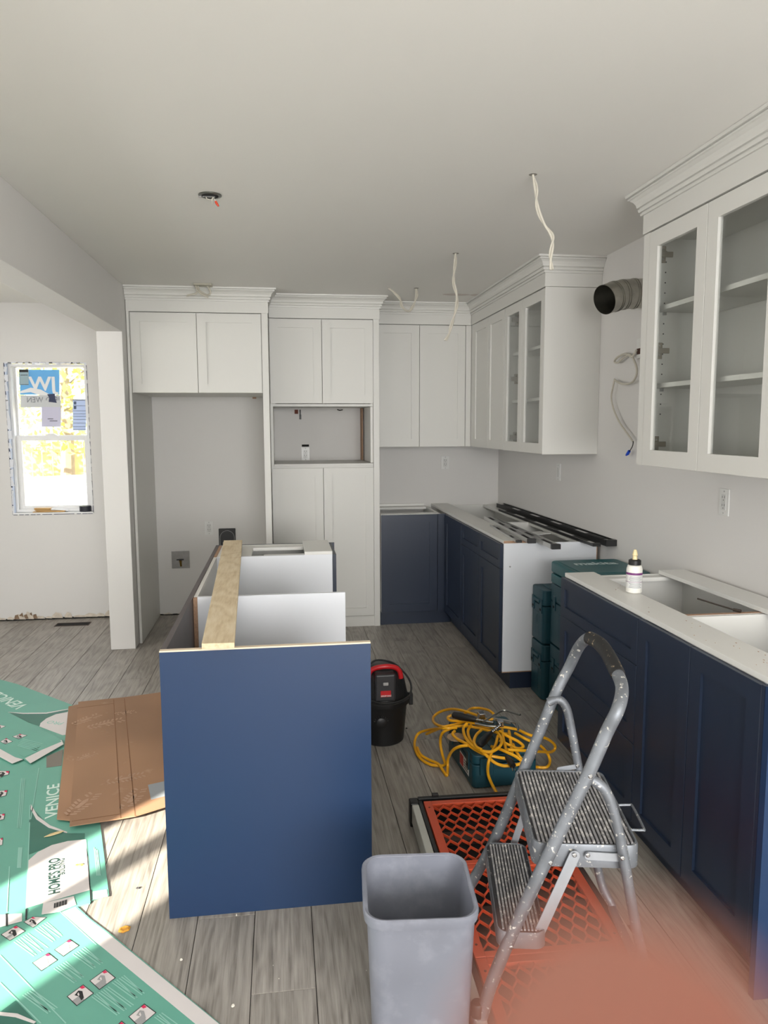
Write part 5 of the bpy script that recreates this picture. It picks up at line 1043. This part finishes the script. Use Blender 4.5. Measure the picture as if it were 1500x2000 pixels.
leaf('dry_leaf', 154, 1690, .034, .020, 10, mat('yellow_leaf', (226, 190, 90), .8, noise=.2, nscale=60), 'small yellow leaf on the white arch of the printed box', 'leaf', z=.008)
leaf('dark_chip', 270, 1735, .016, .008, 0, INK, 'small black chip on the sunlit planks left of the island', 'debris')
for i, (u, v, w_2, lab) in enumerate([(354, 1875, .009, 'white plaster crumb on the plank left below the navy panel'), (455, 1965, .011, 'white plaster crumb nearest the bottom edge of the picture'), (462, 1788, .006, 'tiny white plaster crumb just under the navy panel'), (233, 1319, .010, 'white plaster crumb on the planks behind the brown cardboard'), (794, 1423, .010, 'dark crumb on the planks right of the vacuum')]):
    leaf('crumb', u, v, w_2, w_2 * .8, 40 * i, INK if i == 4 else mat('plaster_white', (216, 212, 200), .9), lab, 'debris')
mb = MB(); random.seed(21)
for i in range(120):
    x, y = random.uniform(-1.9, 1.1), random.uniform(1.9, 5.8); s_ = random.uniform(.0012, .0035)
    if -.4 < x < .3 and 2.2 < y < 4.4 or (x < -.1 and y < 4.9) or x > .45 and y < 3.4: continue
    mb.box(x, x + s_, y, y + s_, .0002, .0012)
tag(obj('dust_specks', mb, mat('plaster_white', (216, 212, 200), .9)), 'tiny pale plaster specks scattered over the grey planks', 'debris', kind='stuff')

# ---------------- the photographer's hand beside the lens ----------------
SKIN = mat('skin', (206, 112, 82), .5, noise=.05, nscale=60); SKIN.node_tree.nodes['Principled BSDF'].inputs['Subsurface Weight'].default_value = .25; SKIN.node_tree.nodes['Principled BSDF'].inputs['Subsurface Radius'].default_value = (.01, .004, .002); SKIN.node_tree.nodes['Principled BSDF'].inputs['Subsurface Scale'].default_value = .6
def hc(p): return CAM + R_ * (p[0] / 1000) + U_ * (p[1] / 1000) + F_ * (p[2] / 1000)
chains = [  # right, up, forward in mm from the lens, radius in mm; fingertips first
    [(6.8, -16.2, 16.5, 7.2), (9.2, -22, 16.3, 8.4), (16, -38, 14, 8.5), (33, -56, 12, 8.6), (60, -66, 6, 9.2), (96, -66, -11, 11)],
    [(22, -80, 12, 6.4), (29, -80, 13, 7.8), (45, -80, 14, 8.2), (68, -81, 8, 8.8), (98, -84, -13, 11)],
    [(30, -98, 10, 6.2), (37, -98, 11, 7.4), (52, -98, 12, 7.8), (74, -98, 5, 8.4), (100, -101, -17, 10.5)],
    [(46, -114, 8, 5.4), (52, -114, 8, 6.4), (63, -113, 8, 6.8), (80, -112, 1, 7.4), (102, -116, -21, 9.5)],
    [(52, -34, -20, 7.2), (60, -35, -22, 9.0), (78, -38, -28, 9.4), (102, -52, -36, 10.5), (136, -76, -34, 13)]]
wrist = (176, -108, -42, 21)
import bmesh
bm = bmesh.new(); sk = bm.verts.layers.skin.verify(); wv = bm.verts.new(hc(wrist)); wv[sk].radius = (.024, .024); wv[sk].use_root = True
fv = bm.verts.new(hc((212, -132, -58))); fv[sk].radius = (.026, .026); fv2 = bm.verts.new(hc((295, -194, -90))); fv2[sk].radius = (.033, .033); fv3 = bm.verts.new(hc((380, -274, -130))); fv3[sk].radius = (.038, .038)
bm.edges.new((wv, fv)); bm.edges.new((fv, fv2)); bm.edges.new((fv2, fv3))
palm = bm.verts.new(hc((138, -92, -28))); palm[sk].radius = (.023, .023); bm.edges.new((wv, palm))
for ch in chains:
    prev = None
    for p in ch:
        v = bm.verts.new(hc(p)); v[sk].radius = (p[3] / 1000, p[3] / 1000)
        if prev: bm.edges.new((prev, v))
        prev = v
    bm.edges.new((prev, palm))
me = bpy.data.meshes.new('hand'); bm.to_mesh(me); bm.free()
ho = bpy.data.objects.new('tmp', me); C.objects.link(ho)
m_ = ho.modifiers.new('skin', 'SKIN'); m_.use_smooth_shade = True
m_ = ho.modifiers.new('sub', 'SUBSURF'); m_.levels = 2; m_.render_levels = 2
m_ = ho.modifiers.new('rem', 'REMESH'); m_.mode = 'VOXEL'; m_.voxel_size = .0018; m_.use_smooth_shade = True
m_ = ho.modifiers.new('sm', 'SMOOTH'); m_.iterations = 4; m_.factor = .5
dg = bpy.context.evaluated_depsgraph_get(); me2 = bpy.data.meshes.new_from_object(ho.evaluated_get(dg)); bpy.data.objects.remove(ho)
mb = MB(); mb.v = [v.co.copy() for v in me2.vertices]; mb.f = [tuple(p.vertices) for p in me2.polygons]; mb.smooth = True
hand = thing('person', 'blurred bare fingertip and hand of the person taking the picture, at the lower right', 'person', hc((150, -100, -30)))
obj('hand', mb, SKIN, hand)
NAIL = mat('fingernail', (214, 160, 142), .3)
for k, ch in enumerate(chains):
    p0, p1 = hc(ch[0]), hc(ch[1]); d = (p0 - p1).normalized(); n = (F_ if k < 4 else -F_) * 1.0; n = (n - d * n.dot(d)).normalized(); s_ = d.cross(n); c_ = p0 * .75 + p1 * .25 + n * (ch[0][3] / 1000 * .98); w = ch[0][3] / 1000
    rings = [[c_ + s_ * (math.cos(a_) * w * .72 * q) + d * (math.sin(a_) * w * .85 * q) + n * h for a_ in [2 * math.pi * j / 14 for j in range(14)]] for q, h in ((1, -.0012), (.85, -.0002), (.4, .0003))]
    nm = MB().loft(rings); nm.smooth = True; obj('fingernail', nm, NAIL, hand)
sl = MB().tube([hc((280, -183, -84)), hc((380, -274, -130)), hc((420, -314, -150))], [.043, .050, .052], 24); obj('sleeve', sl, mat('grey_sleeve', (90, 92, 98), .9), hand)
ph = thing('smartphone', 'dark phone held upright by the person taking the picture', 'phone', hc((22, -60, -5)))
Mph = Matrix(((R_.x, U_.x, F_.x, CAM.x), (R_.y, U_.y, F_.y, CAM.y), (R_.z, U_.z, F_.z, CAM.z), (0, 0, 0, 1)))
T2 = Mph @ Matrix.Translation((.020, -.064, -.0105))
obj('body', MB().prism(rrect(.074, .155, .010), 0, .0078, T2), mat('phone_black', (28, 29, 32), .3), ph)
obj('screen', MB().prism(rrect(.070, .150, .008), -.0006, -.0001, T2), mat('phone_glass', (10, 10, 12), .1), ph)
